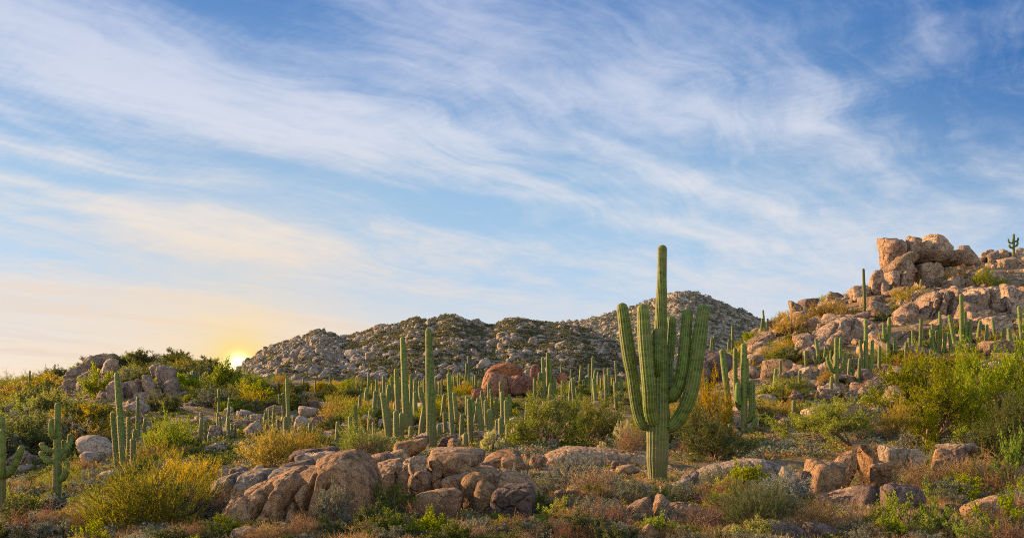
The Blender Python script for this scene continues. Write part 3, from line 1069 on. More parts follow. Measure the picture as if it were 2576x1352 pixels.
def grow(kind, seed, dense=1.0):
    """returns (foliage verts, faces), (stem verts, faces)"""
    rs = np.random.RandomState(seed)
    if kind == 'feather':            # creosote / palo verde broom: fine rising twigs
        st = stems(rs, 46, 1.35, 0.6, 1.05, 6, 0.5, 0.12)
        s2 = sub_stems(st, rs, int(300 * dense), 0.38, 0.45, 0.3)
        p_, tg = along(s2, rs, int(5200 * dense), 0.1, 1.0)
        dd = tg + rs.normal(0, 0.45, tg.shape) + np.array([0, 0, 0.35])
        dd /= np.linalg.norm(dd, axis=1)[:, None]
        f1 = blades(p_, dd, rs.uniform(0.05, 0.15, len(p_)), 0.011 / max(1, dense) ** 0.5, rs)
        p2, _ = along(s2, rs, int(2600 * dense), 0.2, 1.0)
        f2 = leaves(p2 + rs.normal(0, 0.02, p2.shape), rs, 0.010 / max(1, dense) ** 0.5, 1.8)
        return cat([f1, f2]), cat([ribbon(st, 0.022 / max(1, dense) ** 0.5), ribbon(s2, 0.010 / max(1, dense) ** 0.5)])
    if kind == 'leafy':              # rounded leafy bush in separate clumps
        st = stems(rs, 34, 1.45, 0.55, 0.98, 6, 0.4, 0.10)
        s2 = sub_stems(st, rs, int(170 * dense), 0.30, 0.6, 0.35)
        p2, _ = along(s2, rs, int(7200 * dense), 0.15, 1.0)
        f2 = leaves(p2 + rs.normal(0, 0.030, p2.shape), rs, 0.017, 1.5)
        return cat([f2]), cat([ribbon(st, 0.025), ribbon(s2, 0.011)])
    if kind == 'dome':               # brittlebush / sage: dense low dome
        st = stems(rs, 60, 1.5, 0.65, 0.95, 6, 0.3, 0.15)
        s2 = sub_stems(st, rs, int(260 * dense), 0.24, 0.5, 0.5)
        p_, tg = along(s2, rs, int(2600 * dense), 0.2, 1.0)
        dd = tg + rs.normal(0, 0.5, tg.shape) + np.array([0, 0, 0.3])
        dd /= np.linalg.norm(dd, axis=1)[:, None]
        f1 = blades(p_, dd, rs.uniform(0.05, 0.13, len(p_)), 0.014, rs)
        p2, _ = along(s2, rs, int(4200 * dense), 0.3, 1.0)
        f2 = leaves(p2 + rs.normal(0, 0.025, p2.shape), rs, 0.015, 1.7)
        return cat([f1, f2]), cat([ribbon(st, 0.016), ribbon(s2, 0.008)])
    if kind == 'twiggy':             # bare tangle of dry twigs with a few small leaves
        st = stems(rs, 60, 1.45, 0.55, 1.0, 6, 0.35, 0.12)
        s2 = sub_stems(st, rs, int(420 * dense), 0.34, 0.75, 0.25)
        s3 = sub_stems(s2, rs, int(1500 * dense), 0.17, 0.9, 0.2)
        p_, _ = along(s3, rs, int(2400 * dense), 0.3, 1.0)
        return cat([ribbon(s3, 0.0085), leaves(p_, rs, 0.0085, 1.5)]), cat([ribbon(st, 0.018), ribbon(s2, 0.011)])
    if kind == 'tuft':               # bunch grass
        n = int(1500 * dense)
        st = stems(rs, n, 1.15, 0.55, 1.1, 5, 0.15, 0.35)
        return cat([ribbon(st, 0.016)]), None
    if kind == 'crown':              # palo verde crown: wide, airy, many rising brooms in clumps
        st = stems(rs, 26, 1.52, 0.7, 1.05, 7, 0.3, 0.03)
        s2 = sub_stems(st, rs, int(150 * dense), 0.45, 0.55, 0.35)
        s3 = sub_stems(s2, rs, int(950 * dense), 0.22, 0.55, 0.25)
        p_, tg = along(s3, rs, int(12000 * dense), 0.05, 1.0)
        dd = tg + rs.normal(0, 0.5, tg.shape) + np.array([0, 0, 0.30])
        dd /= np.linalg.norm(dd, axis=1)[:, None]
        f1 = blades(p_, dd, rs.uniform(0.035, 0.095, len(p_)), 0.0095, rs)
        p2, _ = along(s3, rs, int(13000 * dense), 0.1, 1.0)
        f2 = leaves(p2 + rs.normal(0, 0.018, p2.shape), rs, 0.0095, 1.7)
        return cat([f1, f2]), cat([ribbon(st, 0.030), ribbon(s2, 0.013), ribbon(s3, 0.006)])
    if kind == 'cholla':             # teddy bear cholla: short fuzzy joints
        parts, wood = [], []
        c = rs.normal(0, 1, (46, 3))
        c[:, 2] = np.abs(c[:, 2])
        c /= np.linalg.norm(c, axis=1)[:, None]
        c *= rs.uniform(0.55, 0.95, (46, 1))
        for q in c:
            ax = q / np.linalg.norm(q) + rs.normal(0, 0.4, 3)
            ax /= np.linalg.norm(ax)
            n = 240
            tt = rs.uniform(-1, 1, n)[:, None]
            nn = rs.normal(0, 1, (n, 3))
            nn -= ax * (nn @ ax)[:, None]
            nn /= np.linalg.norm(nn, axis=1)[:, None]
            p_ = q + ax * tt * 0.17 + nn * 0.055
            dd = nn + ax * tt * 0.6 + rs.normal(0, 0.3, nn.shape)
            dd /= np.linalg.norm(dd, axis=1)[:, None]
            parts.append(blades(p_, dd, 0.085, 0.020, rs))
            wood.append(np.linspace([0, 0, 0], q, 5))
        return cat(parts), cat([ribbon(np.array(wood), 0.10)])
    raise ValueError(kind)


SHAPES = {}


def shape(kind, var, mat, dense=1.0):
    key = (kind, var, mat, dense)
    if key not in SHAPES:
        (fv, ff), sm = grow(kind, 100 + var * 7 + len(kind), dense)
        top = np.percentile(fv[:, 2], 98.5)
        rad = np.percentile(np.abs(fv[:, :2]), 97.5)
        k = np.array([1 / rad, 1 / rad, 1 / top])
        fm = mesh_obj('foliage', fv * k, ff, M[mat], None, False, link=False)
        wm = mesh_obj('stems', sm[0] * k, sm[1], M['twig' if kind == 'twiggy' else 'wood'], None, False, link=False) if sm else None
        SHAPES[key] = (fm, wm)
    return SHAPES[key]


BUSH = []


def bush(name, kind, mat, x0, x1, yt, yb, label, cat_='shrub', Y=None, var=None, dense=1.0, group=None, rz=None, deep=1.0, extra=None, split=True):
    xc = (x0 + x1) / 2
    Y = Y or hit(xc, yb)
    s = Y / F
    var = var if var is not None else int(x0 * 3 + yt) % 3
    fm, wm = shape(kind, var, mat, dense)
    rx_ = (x1 - x0) / 2 * s
    h = (yb - yt) * s
    o = bpy.data.objects.new(name, fm)
    COL.objects.link(o)
    X_ = (xc - FW / 2) * s
    o.location = (X_, Y, ZC - (yb - HOR) * s - 0.04 * h)
    o.scale = (rx_, rx_ * deep, h * 1.04)
    o.rotation_euler = (0, 0, rz if rz is not None else (x0 * 1.7 + yb) % 6.28)
    if wm is not None and split:
        w = bpy.data.objects.new('stems', wm)
        COL.objects.link(w)
        w.parent = o
    if extra:
        em, n_, sz = extra
        fx = np.array([v.co[:] for v in fm.vertices][::7])
        rs = np.random.RandomState(int(x0))
        pk_ = fx[rs.randint(0, len(fx), n_)]
        pk_ = pk_[pk_[:, 2] > 0.25]
        lv, lf = leaves(pk_ * 1.02, rs, sz, 1.2)
        e = mesh_obj('blossom', lv, [lf], M[em], o, False)
    tag(o, label, cat_, group)
    BUSH.append((xc, (yt + yb) / 2))
    return o


def tree(x0, x1, yt, yb, label, mat, Y=None, var=0, tx=None, dense=1.0, deep=0.8, cy=None, name='palo_verde_tree', group=None):
    """a low multi limbed palo verde: trunk with limbs, crown on top"""
    xc = (x0 + x1) / 2
    tx = tx if tx is not None else xc
    Y = Y or hit(tx, yb)
    s = Y / F
    o = empty(name, ((tx - FW / 2) * s, Y, ZC - (yb - HOR) * s))
    H = (yb - yt) * s
    R = (x1 - x0) / 2 * s
    fm, wm = shape('crown', var, mat, dense)
    z0 = 0.03 * H
    c = bpy.data.objects.new('crown', fm)
    b = bpy.data.objects.new('branches', wm)
    COL.objects.link(c)
    c.parent = o
    c.location = ((xc - tx) * s, 0, z0)
    c.scale = (R, R * deep, H - z0)
    c.rotation_euler = (0, 0, var * 1.9)
    COL.objects.link(b)
    b.parent = c
    rs = np.random.RandomState(int(x0) + 5)
    limbs = []
    for k in range(5):
        a = rs.uniform(0, 6.28)
        e = np.array([(xc - tx) * s + math.cos(a) * R * 0.33, math.sin(a) * R * 0.33 * deep, H * 0.5])
        m0 = np.array([math.cos(a) * 0.05, math.sin(a) * 0.05, -0.15])
        mid = (m0 + e) / 2 + rs.normal(0, 0.07, 3) * H + np.array([0, 0, 0.02])
        limbs.append(np.vstack([m0, mid, e]))
    VV, FF, off = [], [], 0
    for lm in limbs:
        r0 = 0.022 * H + 0.02
        pth = np.hstack([lm, np.array([[r0], [r0 * 0.7], [r0 * 0.35]])])
        V, Fq, _, _, _ = ribbed(pth, 4, 2, 0.12, 0, 0, 3, 0.0)
        VV.append(V)
        FF.append(Fq + off)
        off += len(V)
    mesh_obj('trunk', np.vstack(VV), [np.vstack(FF)], M['wood'], o)
    tag(o, label, 'tree', group)
    BUSH.append((xc, (yt + yb) / 2))
    return o

# ================================================================== SAGUAROS
# the big one: 7 m tall, ten stems
saguaro('tallest saguaro in front with nine thick upward arms and a bare central spire', 1653, 1208, 614, 48,
        pts=[(1653, 1208, 42), (1654, 1140, 50), (1655, 1080, 55), (1657, 1010, 50), (1659, 930, 42), (1661, 860, 34), (1663, 780, 28), (1665, 700, 24), (1666, 627, 21)],
        arms=[(28, -0.10, [(1640, 1068), (1617, 1064), (1601, 1020), (1592, 960), (1584, 910), (1576, 860), (1564.5, 764)]),
              (30, -0.75, [(1648, 1050), (1639, 1056), (1629, 1025), (1624, 980), (1618, 925), (1613, 860), (1608, 772)]),
              (15, 0.75, [(1645, 985), (1622, 975), (1608, 945), (1600, 905), (1594, 840)]),
              (23, -0.62, [(1652, 937), (1647, 936), (1646, 920), (1645, 885), (1644.5, 830)]),
              (26, 0.70, [(1668, 1010), (1682, 1000), (1686, 960), (1691, 910), (1696, 850), (1699, 790)]),
              (27, -0.30, [(1672, 1000), (1690, 996), (1704, 968), (1712, 925), (1718, 870), (1724, 780)]),
              (31, -0.45, [(1668, 1070), (1692, 1068), (1714, 1035), (1730, 990), (1741, 930), (1752, 850), (1762, 770)]),
              (12, 0.85, [(1675, 970), (1700, 965), (1722, 930), (1732, 900), (1736, 868)]),
              (14, 0.5, [(1655, 960), (1640, 950), (1634, 930), (1632, 890), (1631, 858)])], seed=5)

saguaro('saguaro cut by the picture edge with two curved arms, beside the dry brown brush', 3, 1288, 1047, 20,
        arms=[(15, -0.2, [(4, 1205), (12, 1192), (14, 1165), (15, 1078)]), (15, -0.1, [(6, 1195), (22, 1192), (40, 1170), (52, 1145), (59, 1119)])], Y=28)
saguaro('lone saguaro with several stubby crooked arms above the dry brown brush', 144, 1277, 1010, 20, xt=145, pts=[(143, 1277, 19), (144, 1200, 20), (144.5, 1130, 18), (145, 1070, 15), (145.5, 1018, 13)],
        arms=[(11, 0.2, [(146, 1158), (155, 1150), (155, 1130), (154, 1105)]), (12, 0.35, [(148, 1140), (160, 1128), (164, 1112), (165, 1091)]),
              (11, -0.1, [(141, 1133), (126, 1132), (114, 1124), (108, 1112)]), (12, -0.1, [(141, 1160), (124, 1158), (112, 1146), (107, 1133)]),
              (14, -0.2, [(148, 1205), (162, 1201), (172, 1185), (175, 1158)]), (12, -0.28, [(143, 1098), (139, 1096), (138, 1080), (139, 1052)]),
              (9, 0.2, [(140, 1072), (132, 1068), (130, 1060), (130, 1052)]), (8, 0.2, [(140, 1094), (133, 1092), (131, 1086)])])
# the group behind the big golden bush
G = 'saguaros standing behind the big golden bush'
saguaro('tallest leaning spire of the saguaro clump behind the big golden bush', 313, 1190, 936, 15, xt=294, taper=(.95, 1.05, .75), group=G)
saguaro('leftmost slim stem of the saguaro clump behind the big golden bush', 296, 1190, 1036, 12, xt=283, group=G)
saguaro('half hidden middle stem of the saguaro clump behind the big golden bush', 300, 1188, 1088, 10, xt=297, group=G)
saguaro('short thick stem at the right of the clump behind the big golden bush', 336, 1192, 1101, 14, xt=334, group=G)
saguaro('narrow stem tucked behind the short thick one in the golden bush clump', 330, 1186, 1078, 10, xt=330, group=G)
saguaro('stump high saguaro at the foot of the leaning spire', 318, 1200, 1173, 13, group=G)
saguaro('thin saguaro close behind the leaning spire of the clump', 324, 1180, 1048, 10, xt=321, group=G)
G = 'saguaros on the lower left hill'
saguaro('tall thin saguaro on the left hill, behind the golden bush clump', 346, 1106, 996, 8, xt=339, group=G)
saguaro('middle one of three thin saguaros behind the golden bush clump', 347, 1106, 1058, 8, group=G)
saguaro('shortest of three thin saguaros behind the golden bush clump', 361, 1102, 1050, 8, xt=363, group=G)
saguaro('solitary thin saguaro between the two armed ones at the left', 62, 1117, 1062, 6, group=G)
for x, yb, yt, w, lb in ((503, 1112, 1050, 9, 'stout dark saguaro leading the dark clump left of the pale slab rocks'), (510, 1110, 1034, 7, 'tallest stem of the dark clump left of the pale slab rocks'),
                         (518, 1114, 1060, 7, 'third stem of the dark clump left of the pale slab rocks'), (528, 1116, 1092, 8, 'small low stem of the dark clump left of the pale slab rocks')):
    saguaro(lb, x, yb, yt, w, group=G)
for x, yb, yt, w, lb in ((549, 1091, 1036, 7, 'leftmost stem of the loose clump above the pale slab rocks'), (557, 1095, 1047, 6, 'second stem of the loose clump above the pale slab rocks'),
                         (569, 1106, 998, 7, 'tallest stem of the loose clump above the pale slab rocks'), (575, 1108, 1049, 7, 'stem close beside the tallest one above the pale slab rocks'),
                         (586, 1104, 1064, 6, 'low stem right of the tallest one above the pale slab rocks'), (593, 1101, 1066, 6, 'rightmost low stem of the loose clump above the pale slab rocks')):
    saguaro(lb, x, yb, yt, w, group=G)
saguaro('dark jointed saguaro with short stubs below the sun', 550, 1040, 976, 6, arms=[(5, 0, [(550, 1010), (544, 1006), (543, 998)]), (5, 0, [(550, 1000), (556, 996), (557, 988)])], group=G)
saguaro('pale many armed saguaro beside the crag on the left hilltop', 487, 986, 930, 8, arms=[(6, .1, [(487, 968), (478, 962), (476, 940)]), (6, -.1, [(487, 972), (496, 966), (498, 938)]), (5, .2, [(487, 960), (481, 955), (481, 932)]), (5, -.2, [(487, 962), (492, 957), (493, 933)])], group=G)
G = 'saguaros on the left skyline'
saguaro('taller saguaro against the sky at the left', 72, 990, 931, 4.5, Y=140, group=G)
saguaro('smaller saguaro against the sky next to the left crag', 129, 968, 938, 4, Y=150, group=G)
saguaro('tiny saguaro on the skyline nearest the picture edge', 5, 992, 969, 3.5, Y=150, group=G)
saguaro('second tiny saguaro on the skyline at the picture edge', 14, 990, 967, 3.5, Y=150, group=G)

# middle clumps left of the forest
G = 'saguaros of the middle clump behind the golden bush by the slab'
saguaro('tall saguaro rising behind the second golden bush', 727, 1090, 951, 9, xt=723, group=G)
saguaro('saguaro with one short raised arm beside the tall one behind the second golden bush', 715, 1074, 988, 7, xt=711, arms=[(5, 0, [(712, 1020), (703, 1010), (702, 990)])], group=G)
for x, yb, yt, w, lb in ((719, 1110, 1047, 10, 'stout low stem in front of the tall saguaro behind the second golden bush'), (740, 1074, 1046, 9, 'short stem just right of the tall saguaro behind the second golden bush'),
                         (776, 1122, 1060, 9, 'saguaro standing in the right end of the second golden bush'), (665, 1074, 1036, 7, 'leftmost stem of the row behind the second golden bush'),
                         (678, 1078, 1028, 6, 'second stem of the row behind the second golden bush'), (686, 1079, 1017, 6, 'highest stem of the row behind the second golden bush'),
                         (692, 1080, 1028, 7, 'fourth stem of the row behind the second golden bush'), (700, 1084, 1053, 7, 'low end stem of the row behind the second golden bush'), (671, 1080, 1055, 6, 'smallest stem of the row behind the second golden bush'),
                         (688, 1092, 1064, 8, 'thick short stem sunk in the second golden bush'), (720, 1118, 1080, 10, 'stump like stem at the top of the second golden bush')):
    saguaro(lb, x, yb, yt, w, group=G)
saguaro('lone thin saguaro left of the forest against the mountain foot', 833, 986, 939, 5, group=G)
saguaro('lone short saguaro right of the orange bush', 847, 1117, 1058, 10, group=G)

# the forest
G = 'saguaros of the dense middle forest'
saguaro('tall straight spire, the nearest saguaro left of the centre, standing by the split boulder', 1087, 1126, 825, 24, xt=1078, taper=(1.05, 1.0, .62))
saguaro('second tallest spire with a dark stem left of the nearest tall spire', 1022, 1066, 846, 15, xt=1013, taper=(1.1, 1.05, .78), Y=58)
saguaro('tan leaning stem beside the second tallest spire', 1001, 1040, 926, 12, xt=997, Y=60, group=G)
saguaro('bent saguaro with a swollen middle left of the nearest tall spire', 1060, 1098, 968, 12, pts=[(1057, 1098, 11), (1062, 1060, 13), (1066, 1020, 9), (1060, 995, 13), (1056, 975, 10)], group=G, Y=54)
for x, yb, yt, w, xt, Y_, lb in ((978, 1102, 985, 15, 963, 0, 'leaning thick stem at the left front of the forest'), (983, 1102, 1024, 10, 982, 0, 'slim stem right of the leaning thick one at the forest front'),
                             (998, 1109, 1031, 15, 996, 0, 'stout round topped stem at the forest front'), (1010, 1106, 1037, 14, 1010, 0, 'second stout round topped stem at the forest front'),
                             (993, 1040, 1009, 9, 993, 72, 'small dark stem behind the stout pair at the forest front'), (1034, 1100, 1070, 12, 1034, 0, 'low stump between the stout pair and the bent saguaro'),
                             (940, 1070, 982, 10, 940, 0, 'upright stem standing alone left of the leaning thick one'), (943, 1110, 1060, 9, 943, 0, 'short stem below the upright one at the forest edge'),
                             (881, 1107, 1045, 9, 879, 0, 'first of three thin stems in the tawny brush'), (896, 1088, 1018, 9, 895, 0, 'second of three thin stems in the tawny brush'),
                             (903, 1057, 992, 7, 902, 0, 'third thin stem behind the tawny brush'), (1104, 1095, 1066, 12, 1104, 0, 'short stump right of the nearest tall spire'),
                             (1122, 1095, 1035, 10, 1121, 0, 'dark stem beside the slim tall one right of the spire'), (1138, 1097, 937, 11, 1129, 0, 'slim tall saguaro right of the nearest tall spire'),
                             (1171, 1122, 1087, 14, 1171, 0, 'barrel like young saguaro on the rocks'), (1214, 1099, 1011, 13, 1202, 0, 'leaning saguaro at the left of the central clump'),
                             (1233, 1098, 1028, 15, 1232, 0, 'stout saguaro in the middle of the central clump'), (1261, 1106, 1049, 15, 1260, 0, 'stout front saguaro of the central clump'),
                             (1249, 1092, 1054, 9, 1248, 0, 'short stem wedged beside the stout front saguaro of the central clump'), (1278, 1114, 1065, 13, 1278, 0, 'round topped young saguaro right of the central clump'),
                             (1308, 1122, 1069, 15, 1308, 0, 'last round topped saguaro beside the yellow cholla'), (1287, 1114, 1088, 7, 1287, 0, 'first small stem between two round topped saguaros'),
                             (1294, 1114, 1085, 7, 1294, 0, 'second small stem between two round topped saguaros'), (1220, 1052, 981, 9, 1216, 0, 'thin saguaro behind the leaning one of the central clump'),
                             (1231, 1030, 961, 7, 1230, 0, 'tall thin saguaro just below the red boulder'), (1210, 1050, 992, 8, 1209, 0, 'slender stem left of the thin one below the red boulder'),
                             (1248, 1054, 998, 9, 1248, 0, 'stem rising behind the stout middle saguaro'), (1240, 1060, 978, 7, 1240, 0, 'narrow stem between the two rear saguaros of the central clump'),
                             (1261, 1000, 959, 9, 1262, 90, 'saguaro head standing before the red boulder'), (1300, 992, 934, 10, 1300, 0, 'single saguaro directly in front of the red boulder notch'),
                             (1514, 1112, 1080, 9, 1514, 0, 'small saguaro at the right end of the broad palo verde')):
    saguaro(lb, x, yb, yt, w, xt=xt, Y=Y_ or None, group=G)
saguaro('candelabra saguaro with two stub arms near the young barrel one', 1185, 1117, 1000, 14, xt=1181, arms=[(8, .1, [(1183, 1050), (1175, 1040), (1174, 1020), (1174, 994)]), (8, -.1, [(1183, 1045), (1190, 1038), (1190, 1020), (1188, 998)])], group=G)
saguaro('saguaro with a bent right arm in the central clump', 1266, 1058, 983, 13, xt=1264, arms=[(10, -.15, [(1267, 1048), (1276, 1046), (1282, 1030), (1281, 990)])], group=G)
saguaro('clustered saguaro of five stems right of the red boulder', 1370, 1010, 897, 9, xt=1365,
        arms=[(8, .3, [(1371, 985), (1378, 975), (1379, 940), (1378, 885)]), (7, -.2, [(1371, 985), (1384, 972), (1385, 930), (1384, 902)]),
              (8, 0, [(1367, 1000), (1359, 992), (1357, 960), (1357, 936)]), (9, -.3, [(1370, 1004), (1390, 1000), (1394, 975), (1394, 946)])])
saguaro('short saguaro at the foot of the five stemmed cluster', 1382, 1012, 963, 9, group=G)
G = 'thin saguaros far back in the forest'
far_list = [(924, 1008, 933, 5), (948, 1012, 953, 6), (967, 1002, 944, 7), (988, 1012, 946, 8), (1033, 1022, 940, 7), (1040, 1024, 952, 6), (1048, 1020, 946, 6), (1053, 1018, 958, 5), (1027, 1018, 965, 6),
            (926, 1010, 975, 6), (958, 1012, 968, 5), (973, 1010, 962, 5), (981, 1014, 970, 6), (1006, 1010, 957, 6), (1068, 1012, 950, 6), (1097, 1006, 948, 5), (1104, 1006, 960, 5), (1112, 1004, 952, 5), (1134, 985, 925, 4), (1145, 990, 945, 5),
            (1153, 985, 940, 4), (1160, 990, 950, 5), (1171, 975, 912, 5), (1180, 975, 897, 5), (1190, 985, 945, 5), (1197, 990, 943, 6), (1205, 985, 952, 4),
            (1420, 1008, 957, 7), (1432, 1012, 952, 7), (1437, 965, 927, 6), (1459, 975, 919, 8), (1475, 990, 946, 8), (1482, 982, 914, 6), (1489, 997, 897, 6), (1491, 1006, 929, 8), (1505, 975, 934, 6),
            (1520, 982, 923, 6), (1533, 998, 925, 7), (1541, 985, 950, 5), (1554, 1008, 906, 6), (1565, 1006, 944, 8), (1447, 985, 948, 5), (1468, 985, 955, 5), (1513, 990, 950, 5), (1547, 1002, 955, 5), (1410, 965, 905, 4),
            (896, 992, 962, 5), (910, 996, 958, 5), (935, 1002, 962, 5), (760, 985, 950, 4), (792, 988, 955, 4), (1425, 985, 962, 5), (1452, 1000, 972, 6), (1528, 1002, 975, 6), (1496, 1012, 975, 6)]
where = [(980, 'thin far saguaro in the left half of the forest, near the leaning thick stem'), (1075, 'thin far saguaro crowded behind the two tall spires'), (1215, 'thin far saguaro in the gap between the slim tall one and the red boulder'),
         (1450, 'thin far saguaro between the five stemmed cluster and the tall armed one'), (1600, 'thin far saguaro just left of the tall many armed saguaro')]
FARC = []
for i, (x, yb, yt, w) in enumerate(far_list):
    FARC.append((saguaro('thin far saguaro', x, yb, yt, w, xt=x + (i % 3 - 1), group=G), x))
# pair right of the big one
saguaro('leaning armless saguaro right of the big one, tilting left', 1842, 1092, 877, 15, xt=1817, taper=(1.0, 1.0, .9))
saguaro('many stemmed saguaro with stub arms at both sides, right of the leaning one', 1871, 1092, 862, 16,
        arms=[(11, .5, [(1868, 1030), (1858, 1015), (1855, 960), (1854, 873)]), (13, -.2, [(1868, 1020), (1857, 1010), (1853, 990), (1854, 961)]), (14, -.15, [(1874, 1060), (1888, 1050), (1891, 1010), (1890, 956)]),
              (9, .5, [(1874, 1000), (1884, 990), (1885, 950), (1884, 900)]), (13, -.4, [(1874, 1098), (1882, 1092), (1891, 1070), (1897, 1048)])])
saguaro('yellowish saguaro half buried in the bushy tree right of the big one', 1797, 1078, 951, 13, xt=1774, taper=(1.0, .9, .9))
saguaro('small grey saguaro in the bush right of the big one', 1777, 1104, 1043, 10)
saguaro('short lone saguaro above the wide thin bush at the right', 1997, 1056, 1005, 11)
G = 'saguaros along the pass between the peak and the crag hill'
for x, yb, yt, w, lb in ((1787, 885, 848, 5, 'left thin saguaro of the pair on the dark boulder skyline'), (1796, 885, 843, 5, 'right thin saguaro of the pair on the dark boulder skyline'), (1832, 880, 852, 5, 'short saguaro before the far peak slope'), (1844, 880, 820, 7, 'taller saguaro before the far peak slope'),
                     (1925, 845, 779, 5, 'tall middle stem on the pass skyline'), (1914, 845, 800, 5, 'left stem on the pass skyline'), (1931, 845, 800, 5, 'right stem on the pass skyline')):
    saguaro(lb, x, yb, yt, w, Y=118 if x < 1900 else 150, group=G)
# right hillside
G = 'saguaros on the right hillside'
saguaro('slim saguaro against the sky left of the crag', 2176, 786, 675, 7, xt=2174, group=G)
saguaro('small dark saguaro at the foot of the crag', 2314, 742, 702, 6, group=G)
saguaro('tree shaped saguaro with short arms on the skyline right of the crag', 2550, 640, 588, 6, Y=175,
        arms=[(5, 0, [(2550, 625), (2541, 621), (2539, 614)]), (5, 0, [(2550, 620), (2558, 617), (2560, 608)]), (4.5, .2, [(2550, 612), (2540, 609), (2538, 600)]), (4.5, -.2, [(2550, 608), (2558, 606), (2560, 598)])], group=G)
saguaro('leaning saguaro with low arms left of the fork armed one on the hillside', 2062, 922, 850, 8, xt=2053, arms=[(6, 0, [(2061, 915), (2051, 908), (2047, 893)]), (6, 0, [(2062, 910), (2073, 900), (2076, 870)])], group=G)
saguaro('fork armed saguaro with arms raised at both sides in the middle of the hillside', 2104, 984, 847, 12, arms=[(9, -.1, [(2104, 938), (2092, 930), (2083, 912), (2080, 896)]), (9, -.1, [(2105, 938), (2118, 926), (2125, 910), (2127, 893)]), (7, .4, [(2105, 918), (2116, 905), (2118, 880), (2119, 848)]), (6, .4, [(2103, 915), (2095, 905), (2094, 880)])])
saguaro('low saguaro right of the fork armed one', 2134, 946, 900, 8, group=G)
saguaro('thinner low saguaro right of the fork armed one', 2146, 946, 898, 6, group=G)
saguaro('three stemmed saguaro with a tall middle, right of the fork armed one', 2179, 943, 802, 10, xt=2178, arms=[(8, 0, [(2176, 938), (2168, 925), (2166, 890), (2164, 854)]), (8, 0, [(2181, 938), (2191, 925), (2194, 890), (2195, 854)]), (6, .3, [(2180, 935), (2187, 920), (2188, 890)])])
saguaro('saguaro with two high raised arms behind the three stemmed one', 2234, 915, 838, 10, xt=2234, arms=[(8, 0, [(2234, 862), (2236, 850), (2237, 820), (2237, 797)]), (7, 0, [(2233, 858), (2225, 848), (2223, 815)]), (5, .2, [(2232, 864), (2218, 852), (2215, 838)])], group=G)
saguaro('straight saguaro beside a brown block right of the high armed one', 2255, 912, 848, 8, group=G)
saguaro('knee high saguaro beside the straight one at the brown block', 2268, 906, 880, 7, group=G)
saguaro('straight single saguaro left of the tall roadside thin one on the slope', 2286, 905, 848, 8, group=G)
saguaro('tall thin saguaro in the middle of the slope below the crag', 2314, 904, 800, 8, group=G)
saguaro('shorter saguaro tucked behind the tall thin one below the crag', 2323, 880, 827, 7, group=G)
saguaro('knee high saguaro left of the tall thin one below the crag', 2305, 902, 880, 7, group=G)
saguaro('fan shaped cluster of five saguaro stems above the big green bush', 2361, 902, 830, 9, xt=2357,
        arms=[(8, 0, [(2358, 898), (2349, 880), (2344, 850), (2341, 827)]), (8, .2, [(2362, 896), (2366, 870), (2367, 830), (2367, 781)]), (8, 0, [(2363, 900), (2373, 885), (2377, 860), (2378, 836)]), (7, .4, [(2360, 890), (2353, 860), (2350, 812)])])
saguaro('tallest spreading saguaro on the slope with a long leaning side stem', 2420, 886, 738, 10, xt=2418,
        arms=[(9, -.2, [(2416, 884), (2402, 868), (2393, 830), (2386, 791)]), (9, .2, [(2423, 880), (2430, 860), (2431, 820), (2430, 782)]), (9, 0, [(2424, 884), (2436, 870), (2440, 840), (2442, 808)])])
saguaro('single saguaro right of the tallest spreading one', 2457, 876, 806, 9, xt=2460, group=G)
saguaro('short saguaro next to the single one above the big green bush', 2466, 872, 830, 7, group=G)
saguaro('dark saguaro near the picture edge behind the big green bush', 2547, 900, 824, 10, xt=2544, group=G)
saguaro('tall saguaro at the picture edge on the rocky slope', 2573, 884, 769, 9, xt=2568, group=G)
saguaro('middle short saguaro of the trio at the picture edge', 2562, 888, 842, 8, group=G)

# ================================================================== BOULDERS in front
B = boulder
outcrop([(528, 1262), (560, 1243), (620, 1222), (680, 1202), (725, 1190), (770, 1172), (820, 1150), (865, 1142), (905, 1150), (926, 1168)], 1345, 17.3, 2.6,
        'great sloping granite slab split by dark upright cracks, right of the biggest golden bush', 'rock_warm',
        cracks=[(1.0, [(668, 1222), (652, 1260), (640, 1290), (634, 1330)]), (1.2, [(742, 1205), (722, 1235), (712, 1270), (702, 1325)]), (0.9, [(775, 1182), (776, 1220), (770, 1255), (764, 1290)]),
                (0.6, [(620, 1228), (596, 1240), (556, 1250)]), (0.5, [(755, 1300), (735, 1260), (722, 1240)]), (0.5, [(835, 1210), (815, 1230), (808, 1255)]), (0.6, [(668, 1300), (660, 1325)])],
        steps=[(655, 722, .07), (722, 772, -.05), (772, 930, .10)], seed=4, nx=360, na=160, rough=.62, gw=.036, gd=.5)
B(720, 852, 1122, 1162, 'thin dark topped slab lying behind the cracked granite slab', 'rock_dark', tilt=-8, boxy=.7, deep=1.6, Y=27)
B(735, 850, 1135, 1175, 'grey sloping slab under the thin dark slab', 'rock_grey', tilt=-8, boxy=.7, deep=1.4, Y=25)
B(697, 782, 1156, 1200, 'purple brown wedge boulder between the slabs', 'rock_dark', Y=24)
B(525, 578, 1178, 1202, 'flat grey rock at the far left of the outcrop', 'rock_grey', sink=.4)
B(572, 628, 1172, 1200, 'flat dark rock beside the flat grey one', 'rock_dark', sink=.4)
B(614, 694, 1172, 1208, 'broad grey brown rock left of the wedge boulder', 'rock_grey', sink=.4)
B(522, 575, 1198, 1228, 'tan rock below the flat grey one', sink=.4)
B(580, 640, 1196, 1225, 'tan rock below the flat dark one', sink=.4)
B(914, 1010, 1138, 1216, 'tan rounded boulder right of the highest slab block', p=5, boxy=.3)
B(880, 932, 1205, 1285, 'pale grey upright rock in the gap right of the slab', 'rock_grey', boxy=.8, Y=19.5)
